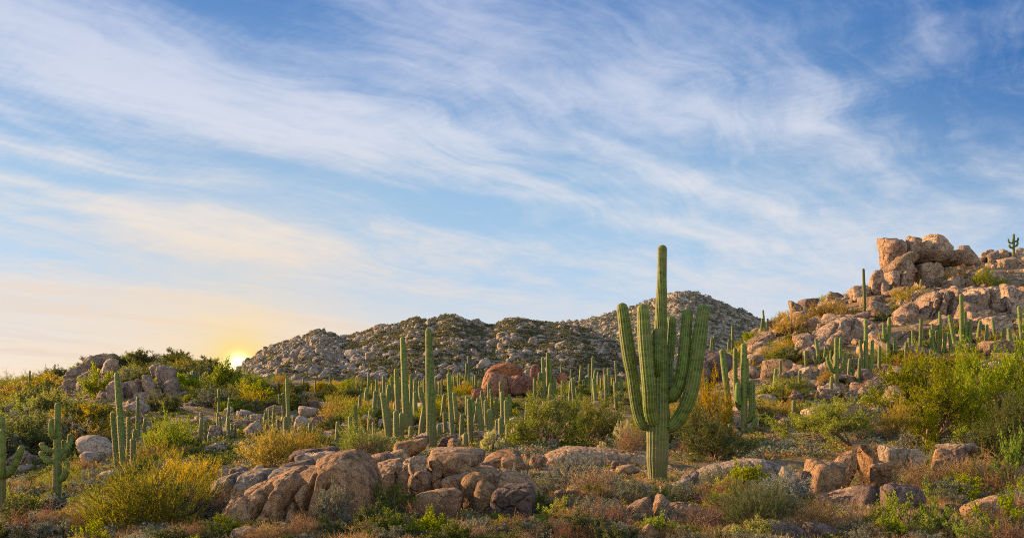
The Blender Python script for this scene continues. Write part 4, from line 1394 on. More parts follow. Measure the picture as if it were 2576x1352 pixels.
B(920, 1026, 1186, 1258, 'pale orange tilted boulder above the red flowering bush', tilt=-18, p=6, boxy=.5)
B(1022, 1074, 1145, 1195, 'grey cap of the split boulder, left half', 'rock_grey', boxy=.8, Y=20.5, sink=.1)
B(1024, 1088, 1183, 1245, 'orange pedestal of the split boulder', boxy=.8, Y=20.2)
B(1068, 1206, 1138, 1210, 'broad pinkish cap of the split boulder, right half', boxy=.6, p=6, Y=20.6, sink=.1)
B(1082, 1112, 1180, 1245, 'narrow orange pillar under the pinkish cap', boxy=.9, Y=20.4)
B(1108, 1182, 1187, 1245, 'square orange brown boulder right of the split boulder', boxy=.6, p=8, Y=20)
B(1156, 1244, 1186, 1275, 'tall rounded orange boulder beside the square one', boxy=.4, p=6, Y=19.6)
B(1040, 1164, 1228, 1295, 'low orange boulder behind the tangled dry bush', Y=19)
B(1182, 1266, 1206, 1308, 'bright orange boulder leaning on the dark purple one', p=6, boxy=.4, Y=18.9)
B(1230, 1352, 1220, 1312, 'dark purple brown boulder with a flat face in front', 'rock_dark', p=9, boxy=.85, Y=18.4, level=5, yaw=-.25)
B(1295, 1345, 1201, 1240, 'small pointed tan boulder behind the dark purple one', boxy=.4)
B(1426, 1468, 1224, 1254, 'round tan boulder sitting alone left of the big saguaro', p=4, boxy=.2)
B(1395, 1430, 1230, 1250, 'half buried stone beside the round tan boulder', p=4, boxy=.2)
B(1497, 1550, 1180, 1210, 'low tan boulder near the foot of the big saguaro', p=5)
B(1537, 1576, 1158, 1182, 'small upper stone of the pair left of the big saguaro', p=5, boxy=.3)
B(1548, 1614, 1168, 1196, 'long lower stone of the pair left of the big saguaro', p=5, boxy=.3)
outcrop([(1338, 1166), (1365, 1150), (1410, 1134), (1440, 1128), (1500, 1130), (1570, 1136), (1640, 1142), (1680, 1150)], 1182, 33, 3.2, 'long whaleback slab of brown granite left of the big saguaro', 'rock_warm',
        cracks=[(.6, [(1380, 1140), (1365, 1172)]), (.5, [(1425, 1140), (1410, 1165)]), (.5, [(1560, 1145), (1590, 1165), (1620, 1176)])], seed=9, nx=200, na=70, name='rock_ledge', rough=.5)
B(1215, 1322, 1132, 1178, 'pale flat slab in front of the yellow cholla', boxy=.6, Y=31, deep=1.3, tilt=-6)
B(1196, 1245, 1162, 1190, 'small brown boulder under the pale flat slab', Y=27)
B(1260, 1330, 1150, 1190, 'sloping brown rock face under the pale flat slab', Y=28, boxy=.7)
B(1330, 1372, 1146, 1178, 'knob at the left end of the whaleback slab', Y=32)
B(985, 1072, 1102, 1150, 'smooth orange tan slab left of the nearest tall spire', boxy=.5, Y=36, tilt=-14)
B(1040, 1078, 1095, 1120, 'dark stone at the foot of the nearest tall spire', 'rock_dark', Y=40)
B(1100, 1150, 1094, 1122, 'dark topped stone right of the nearest tall spire', 'rock_dark', Y=41)
B(1120, 1160, 1100, 1135, 'pink stone right of the nearest tall spire', Y=39)
B(1075, 1220, 1125, 1170, 'broad tan shelf of rock behind the split boulder', Y=33, boxy=.6, deep=1.2)
B(960, 1040, 1130, 1170, 'tan shelf of rock above the pale orange tilted boulder', Y=30, boxy=.5)
B(1526, 1572, 1254, 1290, 'small tan boulder behind the rusty grass', p=5)
B(1572, 1650, 1252, 1312, 'domed pinkish boulder behind the rusty grass', p=5, boxy=.3)
B(1654, 1800, 1265, 1320, 'wide low boulder with an orange nose in the foreground', p=5, boxy=.4, level=5)
B(1715, 1762, 1184, 1218, 'pale round boulder right of the big saguaro foot', 'rock_grey', p=4, boxy=.3)
B(1688, 1742, 1203, 1240, 'grey boulder in front of the pale round one', 'rock_grey', p=5)
outcrop([(1758, 1192), (1800, 1178), (1860, 1164), (1920, 1157), (1960, 1162), (1992, 1172)], 1205, 30, 2.2, 'long pale slab behind the grey green shrubs', 'rock_grey',
        cracks=[(.5, [(1900, 1165), (1890, 1195)]), (.4, [(1950, 1165), (1958, 1195)])], seed=12, nx=160, na=60, name='rock_ledge', rough=.7)
B(1965, 2005, 1172, 1200, 'blocky stone at the right end of the long pale slab', 'rock_grey', Y=29)
B(1922, 2036, 1312, 1385, 'dark rounded boulder on the bottom edge, left one', p=5, boxy=.3, Y=15.5, mat='rock_dark')
B(2028, 2135, 1314, 1385, 'dark rounded boulder on the bottom edge, right one', p=5, boxy=.3, Y=15.8, mat='rock_dark')
B(2038, 2134, 1156, 1250, 'pointed tan boulder of the standing group', p=8, boxy=.6, tilt=16, Y=23)
B(2005, 2050, 1182, 1256, 'small shaded boulder left of the pointed one', 'rock_dark', boxy=.5, tilt=-14, Y=23.5)
B(2090, 2175, 1126, 1232, 'big upright rounded boulder of the standing group', p=6, boxy=.5, tilt=10, Y=25)
B(2172, 2230, 1117, 1225, 'tall leaning slab of the standing group', boxy=.7, tilt=-14, Y=24.5)
B(2226, 2284, 1119, 1170, 'grey square boulder behind the tall leaning slab', 'rock_grey', boxy=.7, Y=27)
B(2198, 2255, 1158, 1225, 'rounded boulder in front of the grey square one', p=5, boxy=.4, Y=23.5)
B(2280, 2328, 1128, 1172, 'pale striped stone below the silver bush', 'rock_grey', Y=27)
B(2355, 2408, 1128, 1176, 'left boulder of the pair right of the silver bush', Y=27)
B(2398, 2445, 1122, 1168, 'right boulder of the pair right of the silver bush', 'rock_dark', Y=28)
B(2378, 2470, 1113, 1140, 'flat pale slab above the boulder pair', 'rock_grey', Y=31, boxy=.6)
B(2070, 2190, 1226, 1290, 'brown humped boulder in front of the standing group', p=5, boxy=.4, Y=20.5, tilt=-10)
B(2195, 2250, 1160, 1182, 'small stone lodged above the humped boulder', Y=21.5)
B(2150, 2222, 1220, 1280, 'dark end of the humped boulder', 'rock_dark', p=5, boxy=.4, Y=20)
B(2228, 2352, 1218, 1300, 'large blue grey boulder among the bright green twigs', 'rock_dark', p=5, boxy=.4, Y=19.5, level=5)
B(2440, 2556, 1248, 1318, 'tilted reddish slab in the bottom corner', tilt=-20, boxy=.8, Y=18.5, p=9)
B(2545, 2600, 1172, 1230, 'reddish rock at the picture edge', Y=23)
B(165, 283, 1095, 1150, 'large pale domed boulder behind the lone stubby armed saguaro', 'rock_grey', p=4, boxy=.2, rough=.6)
B(520, 556, 1068, 1102, 'pale slab rock on the lower left hill', 'rock_grey', boxy=.6)
B(552, 588, 1078, 1104, 'pale slab rock right beside the first', 'rock_grey', boxy=.6)
B(238, 300, 1180, 1212, 'grey boulder behind the big golden bush', 'rock_grey')
B(28, 72, 990, 1022, 'grey boulder on the left skyline slope', 'rock_slope')
# the diagonal row
for i, (x, y, w, h) in enumerate(((2186, 1004, 42, 34), (2208, 984, 40, 30), (2228, 968, 38, 28), (2248, 955, 36, 26), (2268, 942, 34, 26), (2176, 1022, 34, 26), (2240, 995, 34, 30))):
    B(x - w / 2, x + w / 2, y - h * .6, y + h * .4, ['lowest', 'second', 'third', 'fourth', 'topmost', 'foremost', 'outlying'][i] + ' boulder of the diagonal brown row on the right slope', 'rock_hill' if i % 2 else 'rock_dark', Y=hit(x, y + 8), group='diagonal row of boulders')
# red boulder and its neighbours
YR = 108
B(1206, 1300, 925, 1000, 'great red boulder in the middle of the valley', 'rock_red', p=4.5, boxy=.35, Y=YR, level=5, deep=.9)
B(1226, 1320, 910, 962, 'overhanging cap of the great red boulder', 'rock_red', p=6, boxy=.5, Y=YR + 1, tilt=-9, sink=.05)
B(1276, 1348, 942, 985, 'cracked red boulder under the overhang', 'rock_red', p=7, boxy=.8, Y=YR - 1, level=5)
B(1332, 1362, 914, 944, 'dark red boulder at the right of the red group', 'rock_red', p=5, Y=YR + 8)
B(1185, 1216, 975, 1000, 'small red stone left of the red boulder', 'rock_red', Y=YR - 6)
B(1400, 1428, 935, 962, 'red stone right of the five stemmed cluster', 'rock_red', Y=115)
B(1170, 1235, 1065, 1095, 'orange slab in the central clump', 'rock_warm', Y=66)
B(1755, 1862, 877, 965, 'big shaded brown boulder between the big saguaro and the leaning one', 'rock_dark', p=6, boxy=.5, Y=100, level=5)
B(1740, 1790, 905, 960, 'lower shaded boulder behind the big saguaro arm', 'rock_dark', Y=99)
# left hill crags
YL = 150
for x0, x1, yt, yb, tl, lb in ((205, 290, 887, 935, -8, 'summit slab of the left crag'), (175, 255, 898, 945, -25, 'sloping flank slab of the left crag'), (240, 292, 900, 945, 12, 'right shoulder block of the left crag'),
                               (151, 205, 925, 965, -20, 'jutting ledge of the left crag'), (258, 268, 887, 897, 0, 'round stone perched on the left crag'), (150, 190, 950, 985, -10, 'block low on the left crag'), (138, 172, 968, 992, 0, 'lowest block of the left crag'),
                               (185, 235, 925, 960, -15, 'middle block of the left crag')):
    B(x0, x1, yt, yb, lb, 'rock_slope', tilt=tl, boxy=.7, p=8, group='left crag')
for i, (x0, x1, yt, yb, tl) in enumerate(((388, 443, 916, 972, -8), (405, 445, 950, 1000, -6), (368, 400, 912, 945, -10), (348, 395, 940, 1000, -18), (318, 358, 950, 1005, -15), (300, 335, 955, 1000, -10), (262, 302, 950, 1005, -8), (270, 292, 945, 965, -30), (365, 412, 975, 1012, -12), (330, 368, 985, 1015, -8), (250, 280, 985, 1015, 0), (420, 460, 985, 1012, 5))):
    B(x0, x1, yt, yb, ['top right', 'right hand', 'upper', 'tall middle', 'second middle', 'left middle', 'leftmost tall', 'small pointed', 'low right', 'low middle', 'low left', 'outlying'][i] + ' block of the broken crag above the leaning spire', 'rock_slope', Y=hit(350, 1008) + (i % 3) + (1012 - yb) * .08, tilt=tl, boxy=.75, p=8, group='broken crag blocks')
# rocks below the sun
for i, (x0, x1, yt, yb, dk) in enumerate(((645, 700, 1003, 1025, 1), (655, 720, 1018, 1045, 0), (600, 640, 1028, 1052, 0), (625, 660, 1040, 1062, 0), (690, 730, 1000, 1018, 1), (745, 800, 1020, 1050, 0), (770, 812, 1005, 1030, 1), (735, 775, 1045, 1075, 0), (780, 815, 1045, 1070, 1), (580, 625, 1055, 1075, 0), (700, 750, 1040, 1062, 0), (745, 770, 1065, 1085, 0))):
    B(x0, x1, yt, yb, ['dark flat', 'long grey', 'pinkish', 'small grey', 'second dark flat', 'pale', 'dark tilted', 'low pale', 'dark low', 'leftmost pale', 'middle grey', 'lowest grey'][i] + ' rock of the heap left of the orange bush', 'rock_dark' if dk else 'rock_grey', boxy=.6, sink=.4, group='rock heap below the sun')

# ================================================================== THE CRAG on the right
YC = hit(2262, 735)
for x0, x1, yt, yb, tl, dy, kw, lb in (
        (2229, 2292, 587, 690, 0, 4, dict(boxy=.85, p=11), 'square tower of the crag'),
        (2286, 2327, 588, 650, 6, 5, dict(boxy=.5), 'upright lump right of the crag tower'),
        (2338, 2412, 582, 640, 24, 6, dict(boxy=.4, p=6), 'rounded top boulder of the crag, leaning right'),
        (2303, 2352, 604, 650, -5, 5, dict(boxy=.4, p=5), 'egg shaped boulder between the tower and the top boulder'),
        (2236, 2318, 628, 690, -32, 2, dict(boxy=.8, p=9), 'diagonal slab across the crag'),
        (2288, 2440, 618, 662, -2, 3, dict(boxy=.6, p=6), 'long overhanging ledge of the crag'),
        (2416, 2478, 611, 660, 18, 10, dict(boxy=.3, p=5), 'smooth domed boulder at the right end of the crag'),
        (2252, 2308, 650, 688, -14, 1, dict(boxy=.7, p=8), 'pale slab under the crag ledge'),
        (2234, 2272, 678, 735, 0, 0, dict(boxy=.7), 'orange faced block of the crag'),
        (2264, 2314, 672, 735, 8, 1, dict(boxy=.6), 'brown block beside the orange faced one'),
        (2306, 2390, 654, 716, -12, 3, dict(boxy=.7), 'great shaded wall block of the crag'),
        (2360, 2420, 662, 712, 0, 5, dict(boxy=.6), 'grey block right of the shaded wall'),
        (2193, 2238, 676, 752, -10, -1, dict(boxy=.7), 'lowest left buttress of the crag'),
        (2215, 2245, 690, 755, 0, -2, dict(boxy=.8), 'narrow buttress of the crag'),
        (2222, 2302, 716, 760, -14, -3, dict(boxy=.6), 'sunlit apron slab at the crag foot'),
        (2150, 2200, 716, 755, -8, 0, dict(boxy=.6), 'brown block left of the crag'),
        (2160, 2190, 740, 765, 0, -1, dict(boxy=.6), 'small block left of the crag'),
        (2330, 2400, 625, 680, 0, 8, dict(boxy=.6), 'inner block behind the crag ledge'),
        (2270, 2340, 630, 700, 0, 7, dict(boxy=.6), 'inner block behind the diagonal slab')):
    B(x0, x1, yt, yb, lb, 'rock_hill', Y=YC + dy, tilt=tl, sink=.12, group='crag boulders', **kw)
for x0, x1, yt, yb, tl, mt, lb in (
        (1991, 2030, 750, 795, 0, 'rock_hill', 'left lump of the knob on the ridge below the crag'), (2015, 2062, 748, 780, 10, 'rock_dark', 'right lump of the knob on the ridge below the crag'),
        (2100, 2190, 780, 820, -18, 'rock_hill', 'upper slab behind the long slanting one'),
                (2414, 2490, 640, 702, -34, 'rock_hill', 'slanting slab on the shoulder right of the crag'), (2525, 2580, 640, 676, -10, 'rock_grey', 'grey boulder on the shoulder at the picture edge'), (2545, 2600, 705, 790, 0, 'rock_hill', 'orange wall at the picture edge'),
        (1890, 1955, 826, 866, -28, 'rock_hill', 'brown slanting boulder at the pass'), (2060, 2100, 905, 945, 0, 'rock_hill', 'orange split boulder above the fork armed saguaro'), (2020, 2060, 880, 915, 0, 'rock_hill', 'orange pyramid boulder left of the hillside saguaros'),
        (2010, 2045, 920, 955, 0, 'rock_grey', 'pale boulder left of the orange split one'), (2190, 2240, 820, 850, -15, 'rock_hill', 'brown slab right of the long slanting one'), (2300, 2350, 810, 850, -10, 'rock_dark', 'dark block behind the tall thin saguaro'),
        (2225, 2262, 860, 910, 0, 'rock_dark', 'brown block behind the high armed saguaro'), (2350, 2420, 800, 835, -18, 'rock_hill', 'tan block under the great slanting slab'), (2440, 2490, 780, 815, -8, 'rock_grey', 'grey ledge behind the tallest spreading saguaro'),
        (2490, 2560, 790, 840, -5, 'rock_hill', 'brown ledge near the picture edge'), (2380, 2410, 840, 880, 0, 'rock_grey', 'pale boulder behind the long leaning stem'), (2500, 2545, 850, 895, 0, 'rock_hill', 'tan boulder behind the big green bush')):
    B(x0, x1, yt, yb, lb, mt, Y=None if yt > 650 else 168, tilt=tl, boxy=.65, p=8, sink=.3, group='right hillside boulders', deep=1.2)

for i, (x0, x1, yt, yb, mt) in enumerate(((2470, 2500, 626, 652, 'rock_hill'), (2494, 2520, 632, 655, 'rock_grey'), (2512, 2545, 624, 648, 'rock_hill'), (2556, 2590, 622, 650, 'rock_grey'), (2538, 2556, 632, 650, 'rock_hill'))):
    B(x0, x1, yt, yb, ['first', 'second', 'third', 'last', 'smallest'][i] + ' boulder on the crest between the domed one and the skyline saguaro', mt, Y=188, boxy=.5, sink=.5)
YS = hit(2380, 800)
outcrop([(2035, 868), (2060, 846), (2095, 818), (2130, 798), (2160, 790), (2188, 796)], 872, hit(2110, 866), 7, 'long sunlit slab slanting below the ridge', 'rock_hill', cracks=[(.8, [(2120, 805), (2090, 850)]), (.6, [(2160, 795), (2140, 840)])], seed=21, nx=150, na=60, rough=.8, gw=.12, gd=.8)
outcrop([(2318, 806), (2335, 775), (2360, 745), (2390, 722), (2420, 712), (2448, 716)], 812, YS, 9, 'great slanting slab under the crag', 'rock_hill', cracks=[(1, [(2385, 728), (2350, 800)]), (1, [(2412, 718), (2385, 800)]), (.8, [(2435, 720), (2412, 795)]), (.6, [(2362, 748), (2336, 800)])],
        steps=[(2350, 2385, .5), (2385, 2415, -.4)], seed=23, nx=180, na=80, rough=.9, gw=.14, gd=1.0)
outcrop([(2432, 795), (2448, 755), (2470, 724), (2500, 712), (2535, 716), (2560, 735)], 790, YS + 3, 9, 'pale wall of rock right of the great slanting slab', 'rock_hill', cracks=[(1, [(2480, 722), (2462, 775)]), (1, [(2510, 716), (2495, 770)]), (.8, [(2540, 725), (2525, 775)])], seed=25, nx=160, na=80, rough=1.0, gw=.14, gd=1.0)

G = 'saguaros on the right hillside'
for x, yb, yt, w, lb in ((2028, 940, 880, 7, 'slim saguaro left of the leaning low armed one on the hillside'), (2212, 930, 868, 8, 'plain saguaro between the three stemmed and the high armed ones'), (2090, 1000, 945, 9, 'short stout saguaro in front of the fork armed one'),
                         (2160, 965, 900, 8, 'plain stem below the three stemmed saguaro'), (2276, 930, 858, 8, 'plain stem below the straight hillside saguaro'), (2298, 890, 828, 7, 'slender stem left of the tall thin hillside one'), (2340, 915, 846, 8, 'stem just left of the fan shaped cluster'),
                         (2395, 905, 838, 8, 'stem between the fan shaped cluster and the tallest spreading one'), (2480, 880, 815, 8, 'stem above the tall green tree crown'), (2506, 870, 800, 7, 'thin stem before the brown ledge'), (2525, 880, 822, 8, 'stem left of the dark one at the picture edge'),
                         (1945, 1000, 925, 9, 'plain saguaro right of the many stemmed one'), (1965, 960, 905, 7, 'thin saguaro below the pass boulder'), (2010, 985, 930, 8, 'plain saguaro above the wide thin tree')):
    saguaro(lb, x, yb, yt, w, group=G, xt=x + (int(x) % 7 - 3))
G = 'saguaros of the dense middle forest'
for x, yb, yt, w, lb in ((915, 1045, 975, 9, 'plain stem behind the tawny brush'), (955, 1062, 992, 10, 'stem left of the leaning thick one, standing back'), (928, 1085, 1030, 9, 'short stem in the tawny brush crown'), (970, 1045, 965, 9, 'stem rising behind the leaning thick one'), (1046, 1060, 985, 10, 'stem behind the bent saguaro'),
                         (1036, 1085, 1010, 10, 'stem between the stout pair and the bent saguaro, standing back'), (1110, 1070, 990, 10, 'stem close right of the nearest tall spire'), (1150, 1070, 985, 10, 'stem between the slim tall one and the candelabra'), (1160, 1105, 1040, 11, 'low stem left of the candelabra saguaro'),
                         (1195, 1070, 1000, 10, 'stem directly behind the candelabra saguaro'), (1225, 1080, 1005, 11, 'stem left of the stout middle saguaro'), (1275, 1075, 1005, 11, 'stem right of the bent armed saguaro in the central clump'), (1322, 1080, 1010, 9, 'stem at the left edge of the broad palo verde'),
                         (1345, 1010, 950, 8, 'stem between the red boulder and the five stemmed cluster'), (1415, 1020, 955, 8, 'stem above the broad palo verde crown, first'), (1445, 1020, 950, 8, 'stem above the broad palo verde crown, second'), (1500, 1025, 950, 9, 'stem above the broad palo verde crown, third'), (1525, 1015, 940, 8, 'stem above the broad palo verde crown, fourth'), (1550, 1030, 960, 9, 'stem above the broad palo verde crown, last')):
    saguaro(lb, x, yb, yt, w, group=G, xt=x + (int(x) % 7 - 3))

outcrop([(880, 1182), (930, 1168), (1000, 1160), (1080, 1164), (1160, 1172), (1250, 1186), (1330, 1204), (1370, 1222)], 1262, 20.6, 2.4, 'low tan ledge of granite under the split boulder and its neighbours', 'rock_warm', cracks=[(.8, [(1000, 1165), (990, 1250)]), (.8, [(1130, 1170), (1140, 1250)]), (.8, [(1250, 1190), (1240, 1250)])], seed=31, nx=220, na=80, rough=.7, gw=.04, gd=.4)
outcrop([(505, 1218), (545, 1200), (600, 1192), (670, 1188), (740, 1180), (790, 1176)], 1250, 21.5, 2.4, 'low grey ledge of granite behind the great cracked slab', 'rock_grey', cracks=[(.8, [(580, 1195), (570, 1240)]), (.8, [(660, 1190), (655, 1240)])], seed=33, nx=160, na=70, rough=.7, gw=.04, gd=.4)

# ================================================================== SHRUBS AND TREES placed one by one
bush('broom_bush', 'feather', 'olive', 165, 570, 1168, 1385, 'biggest golden green bush in the left foreground', Y=18, dense=2.6, var=0, deep=.8)
bush('broom_bush', 'feather', 'gold', 395, 545, 1150, 1250, 'golden bush crest rising behind the biggest one', Y=25, dense=1.5, var=1)
bush('broom_bush', 'feather', 'gold', 345, 445, 1103, 1182, 'round golden bush right of the leaning spire clump', var=2)
bush('broom_bush', 'feather', 'gold', 602, 760, 1078, 1176, 'golden bush directly behind the dark topped slab, left half', var=0, dense=1.5)
bush('broom_bush', 'feather', 'gold', 700, 815, 1082, 1160, 'golden bush directly behind the dark topped slab, right half', var=1, dense=1.5)
bush('broom_bush', 'feather', 'gold', 806, 888, 998, 1058, 'round orange gold bush beside the rock heap', var=2)
bush('broom_bush', 'feather', 'verde', 850, 985, 1062, 1148, 'tawny green brush under the first forest stems', var=0)
bush('broom_bush', 'feather', 'straw', 895, 985, 1100, 1150, 'orange tipped dry brush behind the highest slab block', var=1)
tree(1285, 1470, 990, 1126, 'broad palo verde tree right of the central clump, left half', 'verde', Y=46, var=0, tx=1390)
tree(1400, 1578, 996, 1122, 'palo verde tree joining the broad one toward the big saguaro', 'verde', Y=48, var=1, tx=1470)
tree(1690, 1890, 1030, 1172, 'dark spreading palo verde tree at the right of the big saguaro', 'green', Y=38, var=2, tx=1790)
tree(1720, 1850, 935, 1120, 'tall yellow green palo verde tree around the yellowish saguaro', 'gold', Y=52, var=0, tx=1790, dense=.6)
bush('broom_bush', 'twiggy', 'straw', 1545, 1628, 1068, 1134, 'dry brown ball shaped bush touching the big saguaro', Y=34, var=0)
tree(1945, 2215, 1003, 1110, 'wide thin yellow green tree in the right middle ground', 'verde', Y=40, var=1, tx=2140)
tree(2205, 2500, 905, 1105, 'large bright green palo verde tree on the right', 'verde', Y=42, var=2, tx=2330, dense=1.3)
tree(2400, 2640, 868, 1085, 'tall green palo verde tree behind the large one on the right', 'verde', Y=50, var=0, tx=2500, dense=1.2)
tree(2430, 2640, 1000, 1180, 'grey green palo verde tree against the picture edge', 'green', Y=33, var=1, tx=2560)
bush('broom_bush', 'feather', 'gold', 2205, 2300, 1010, 1090, 'orange gold brush at the foot of the large green tree', Y=40, var=0)
bush('silver_bush', 'dome', 'silver', 2248, 2385, 1062, 1146, 'rounded silver grey bush above the standing boulders', var=0)
bush('silver_bush', 'dome', 'silver', 2425, 2510, 1085, 1128, 'low silver grey bush above the flat pale slab', var=1)
bush('broom_bush', 'feather', 'green', 1800, 1985, 1216, 1335, 'dark green ball shaped bush in the right foreground', var=1, dense=2.0)
bush('sage_bush', 'dome', 'sage', 1762, 1850, 1172, 1232, 'grey green shrub before the long pale slab, left one', var=0)
bush('sage_bush', 'dome', 'sage', 1835, 1935, 1170, 1235, 'grey green shrub before the long pale slab, right one', var=1)
bush('sage_bush', 'dome', 'silver', 1895, 2015, 1200, 1262, 'dusky grey shrub left of the standing boulders', var=2)
bush('sage_bush', 'dome', 'sage', 1540, 1640, 1208, 1268, 'green grey shrub in front of the big saguaro foot, left one', var=0)
bush('sage_bush', 'dome', 'green', 1620, 1705, 1215, 1270, 'green shrub in front of the big saguaro foot', var=1)
bush('sage_bush', 'dome', 'sage', 1680, 1770, 1212, 1262, 'dark grey shrub right of the big saguaro foot', var=2)
bush('sage_bush', 'dome', 'silver', 1385, 1512, 1143, 1222, 'large sage grey shrub before the whaleback slab', var=1)
bush('sage_bush', 'dome', 'sage', 1350, 1458, 1186, 1242, 'tan green shrub below the large sage grey one', var=2)
bush('sage_bush', 'dome', 'silver', 1258, 1335, 1180, 1230, 'sage shrub behind the tall rounded orange boulder', var=0)
bush('sage_bush', 'dome', 'sage', 1500, 1555, 1192, 1240, 'small dark shrub right of the large sage grey one', var=2)
bush('sage_bush', 'dome', 'sage', 786, 884, 1226, 1325, 'tall grey green shrub against the slab front', var=0, Y=17)
bush('green_bush', 'leafy', 'green', 872, 990, 1272, 1362, 'leafy bright green shrub on the bottom edge', var=1, Y=16.5)
bush('green_bush', 'leafy', 'fresh', 925, 985, 1278, 1330, 'small fresh green shrub below the red flowers', var=2, Y=16.8)
bush('flowering_bush', 'dome', 'green', 912, 1045, 1215, 1295, 'dark bush with red flowers between the boulders', Y=18, var=1, extra=('redflower', 110, .028))
bush('flowering_bush', 'dome', 'green', 985, 1040, 1152, 1195, 'small bush with red flowers beside the split boulder', var=2, extra=('redflower', 50, .03))
bush('flowering_bush', 'dome', 'green', 895, 1000, 1305, 1368, 'bush with dark red flowers on the bottom edge', Y=15.6, var=0, extra=('redflower', 90, .028))
bush('dry_bush', 'twiggy', 'rust', 1000, 1160, 1255, 1345, 'tangled bare dry bush before the low orange boulder', Y=17, var=0, dense=1.6)
bush('dry_bush', 'twiggy', 'rust', -30, 120, 1278, 1375, 'reddish brown dry brush in the bottom left corner', Y=17.5, var=1, dense=1.6)
bush('dry_bush', 'twiggy', 'rust', 85, 235, 1282, 1380, 'reddish brown dry brush left of the biggest golden bush', Y=17, var=2, dense=1.6)
bush('dry_bush', 'twiggy', 'rust', 1385, 1500, 1282, 1370, 'reddish dry brush in the bottom middle', Y=16.2, var=1)
bush('dry_bush', 'twiggy', 'rust', 1480, 1600, 1262, 1350, 'rusty dry brush before the domed pinkish boulder', Y=16.8, var=2)
bush('dry_bush', 'twiggy', 'twig', 1700, 1830, 1268, 1330, 'grey bare brush over the wide low boulder', Y=17.3, var=0)
bush('green_bush', 'leafy', 'green', 1335, 1385, 1236, 1292, 'deep green shrub right of the dark purple boulder', var=0)
bush('green_bush', 'leafy', 'fresh', 1590, 1700, 1300, 1366, 'fresh green low shrub on the bottom edge', Y=15.8, var=1)
bush('cholla', 'cholla', 'cholla', 1212, 1270, 1086, 1134, 'round yellow cholla in front of the central clump', 'cholla cactus', var=0)
bush('cholla', 'cholla', 'cholla', 1312, 1352, 1098, 1126, 'low yellow cholla right of the round topped saguaros', 'cholla cactus', var=1)
bush('cholla', 'cholla', 'cholla', 1345, 1380, 1102, 1128, 'small cholla at the foot of the broad palo verde', 'cholla cactus', var=2)
bush('cholla', 'cholla', 'cholla', 1545, 1590, 1060, 1098, 'pale cholla behind the dry brown ball shaped bush', 'cholla cactus', var=1, Y=37)
bush('cholla', 'cholla', 'cholla', 1495, 1530, 1112, 1134, 'tiny pale cholla above the whaleback slab', 'cholla cactus', var=0, Y=38)
bush('cholla', 'cholla', 'cholla', 193, 216, 1184, 1198, 'tiny cholla left of the golden bush clump', 'cholla cactus', var=0)
# fresh green branches in the bottom right corner
for i, (x0, x1, yt, yb, Y_) in enumerate(((2180, 2330, 1248, 1375, 16.4), (2300, 2430, 1238, 1375, 16.2), (2440, 2600, 1228, 1380, 15.8), (2520, 2640, 1080, 1250, 24), (2380, 2500, 1300, 1385, 15.2))):
    bush('green_bush', 'leafy', 'fresh', x0, x1, yt, yb, ['bright green leafy shrub before the blue grey boulder', 'bright green leafy shrub with dark twigs left of the reddish slab', 'bright green leafy shrub over the reddish slab in the corner', 'bright green leafy shrub at the picture edge above the reddish rock', 'low bright green shrub on the bottom edge near the corner'][i], Y=Y_, var=i % 3, dense=.45)
for i, (x0, x1, yt, yb, mt, lb) in enumerate(((2150, 2290, 1160, 1240, 'straw', 'orange dry bush among the standing boulders'), (2255, 2400, 1150, 1235, 'straw', 'straw coloured dry bush below the pale striped stone'), (2370, 2500, 1140, 1240, 'straw', 'straw coloured dry bush below the boulder pair'),
                                              (2460, 2600, 1160, 1260, 'straw', 'orange dry bush left of the reddish rock'), (1990, 2120, 1250, 1330, 'straw', 'orange dry bush below the pointed boulder'), (2120, 2260, 1275, 1360, 'rust', 'rusty dry bush below the humped boulder'), (1830, 1960, 1310, 1375, 'straw', 'orange dry bush under the dark green ball shaped one'))):
    bush('dry_bush', 'twiggy', mt, x0, x1, yt, yb, lb, var=i % 3, Y=None if yb < 1300 else 16.5)
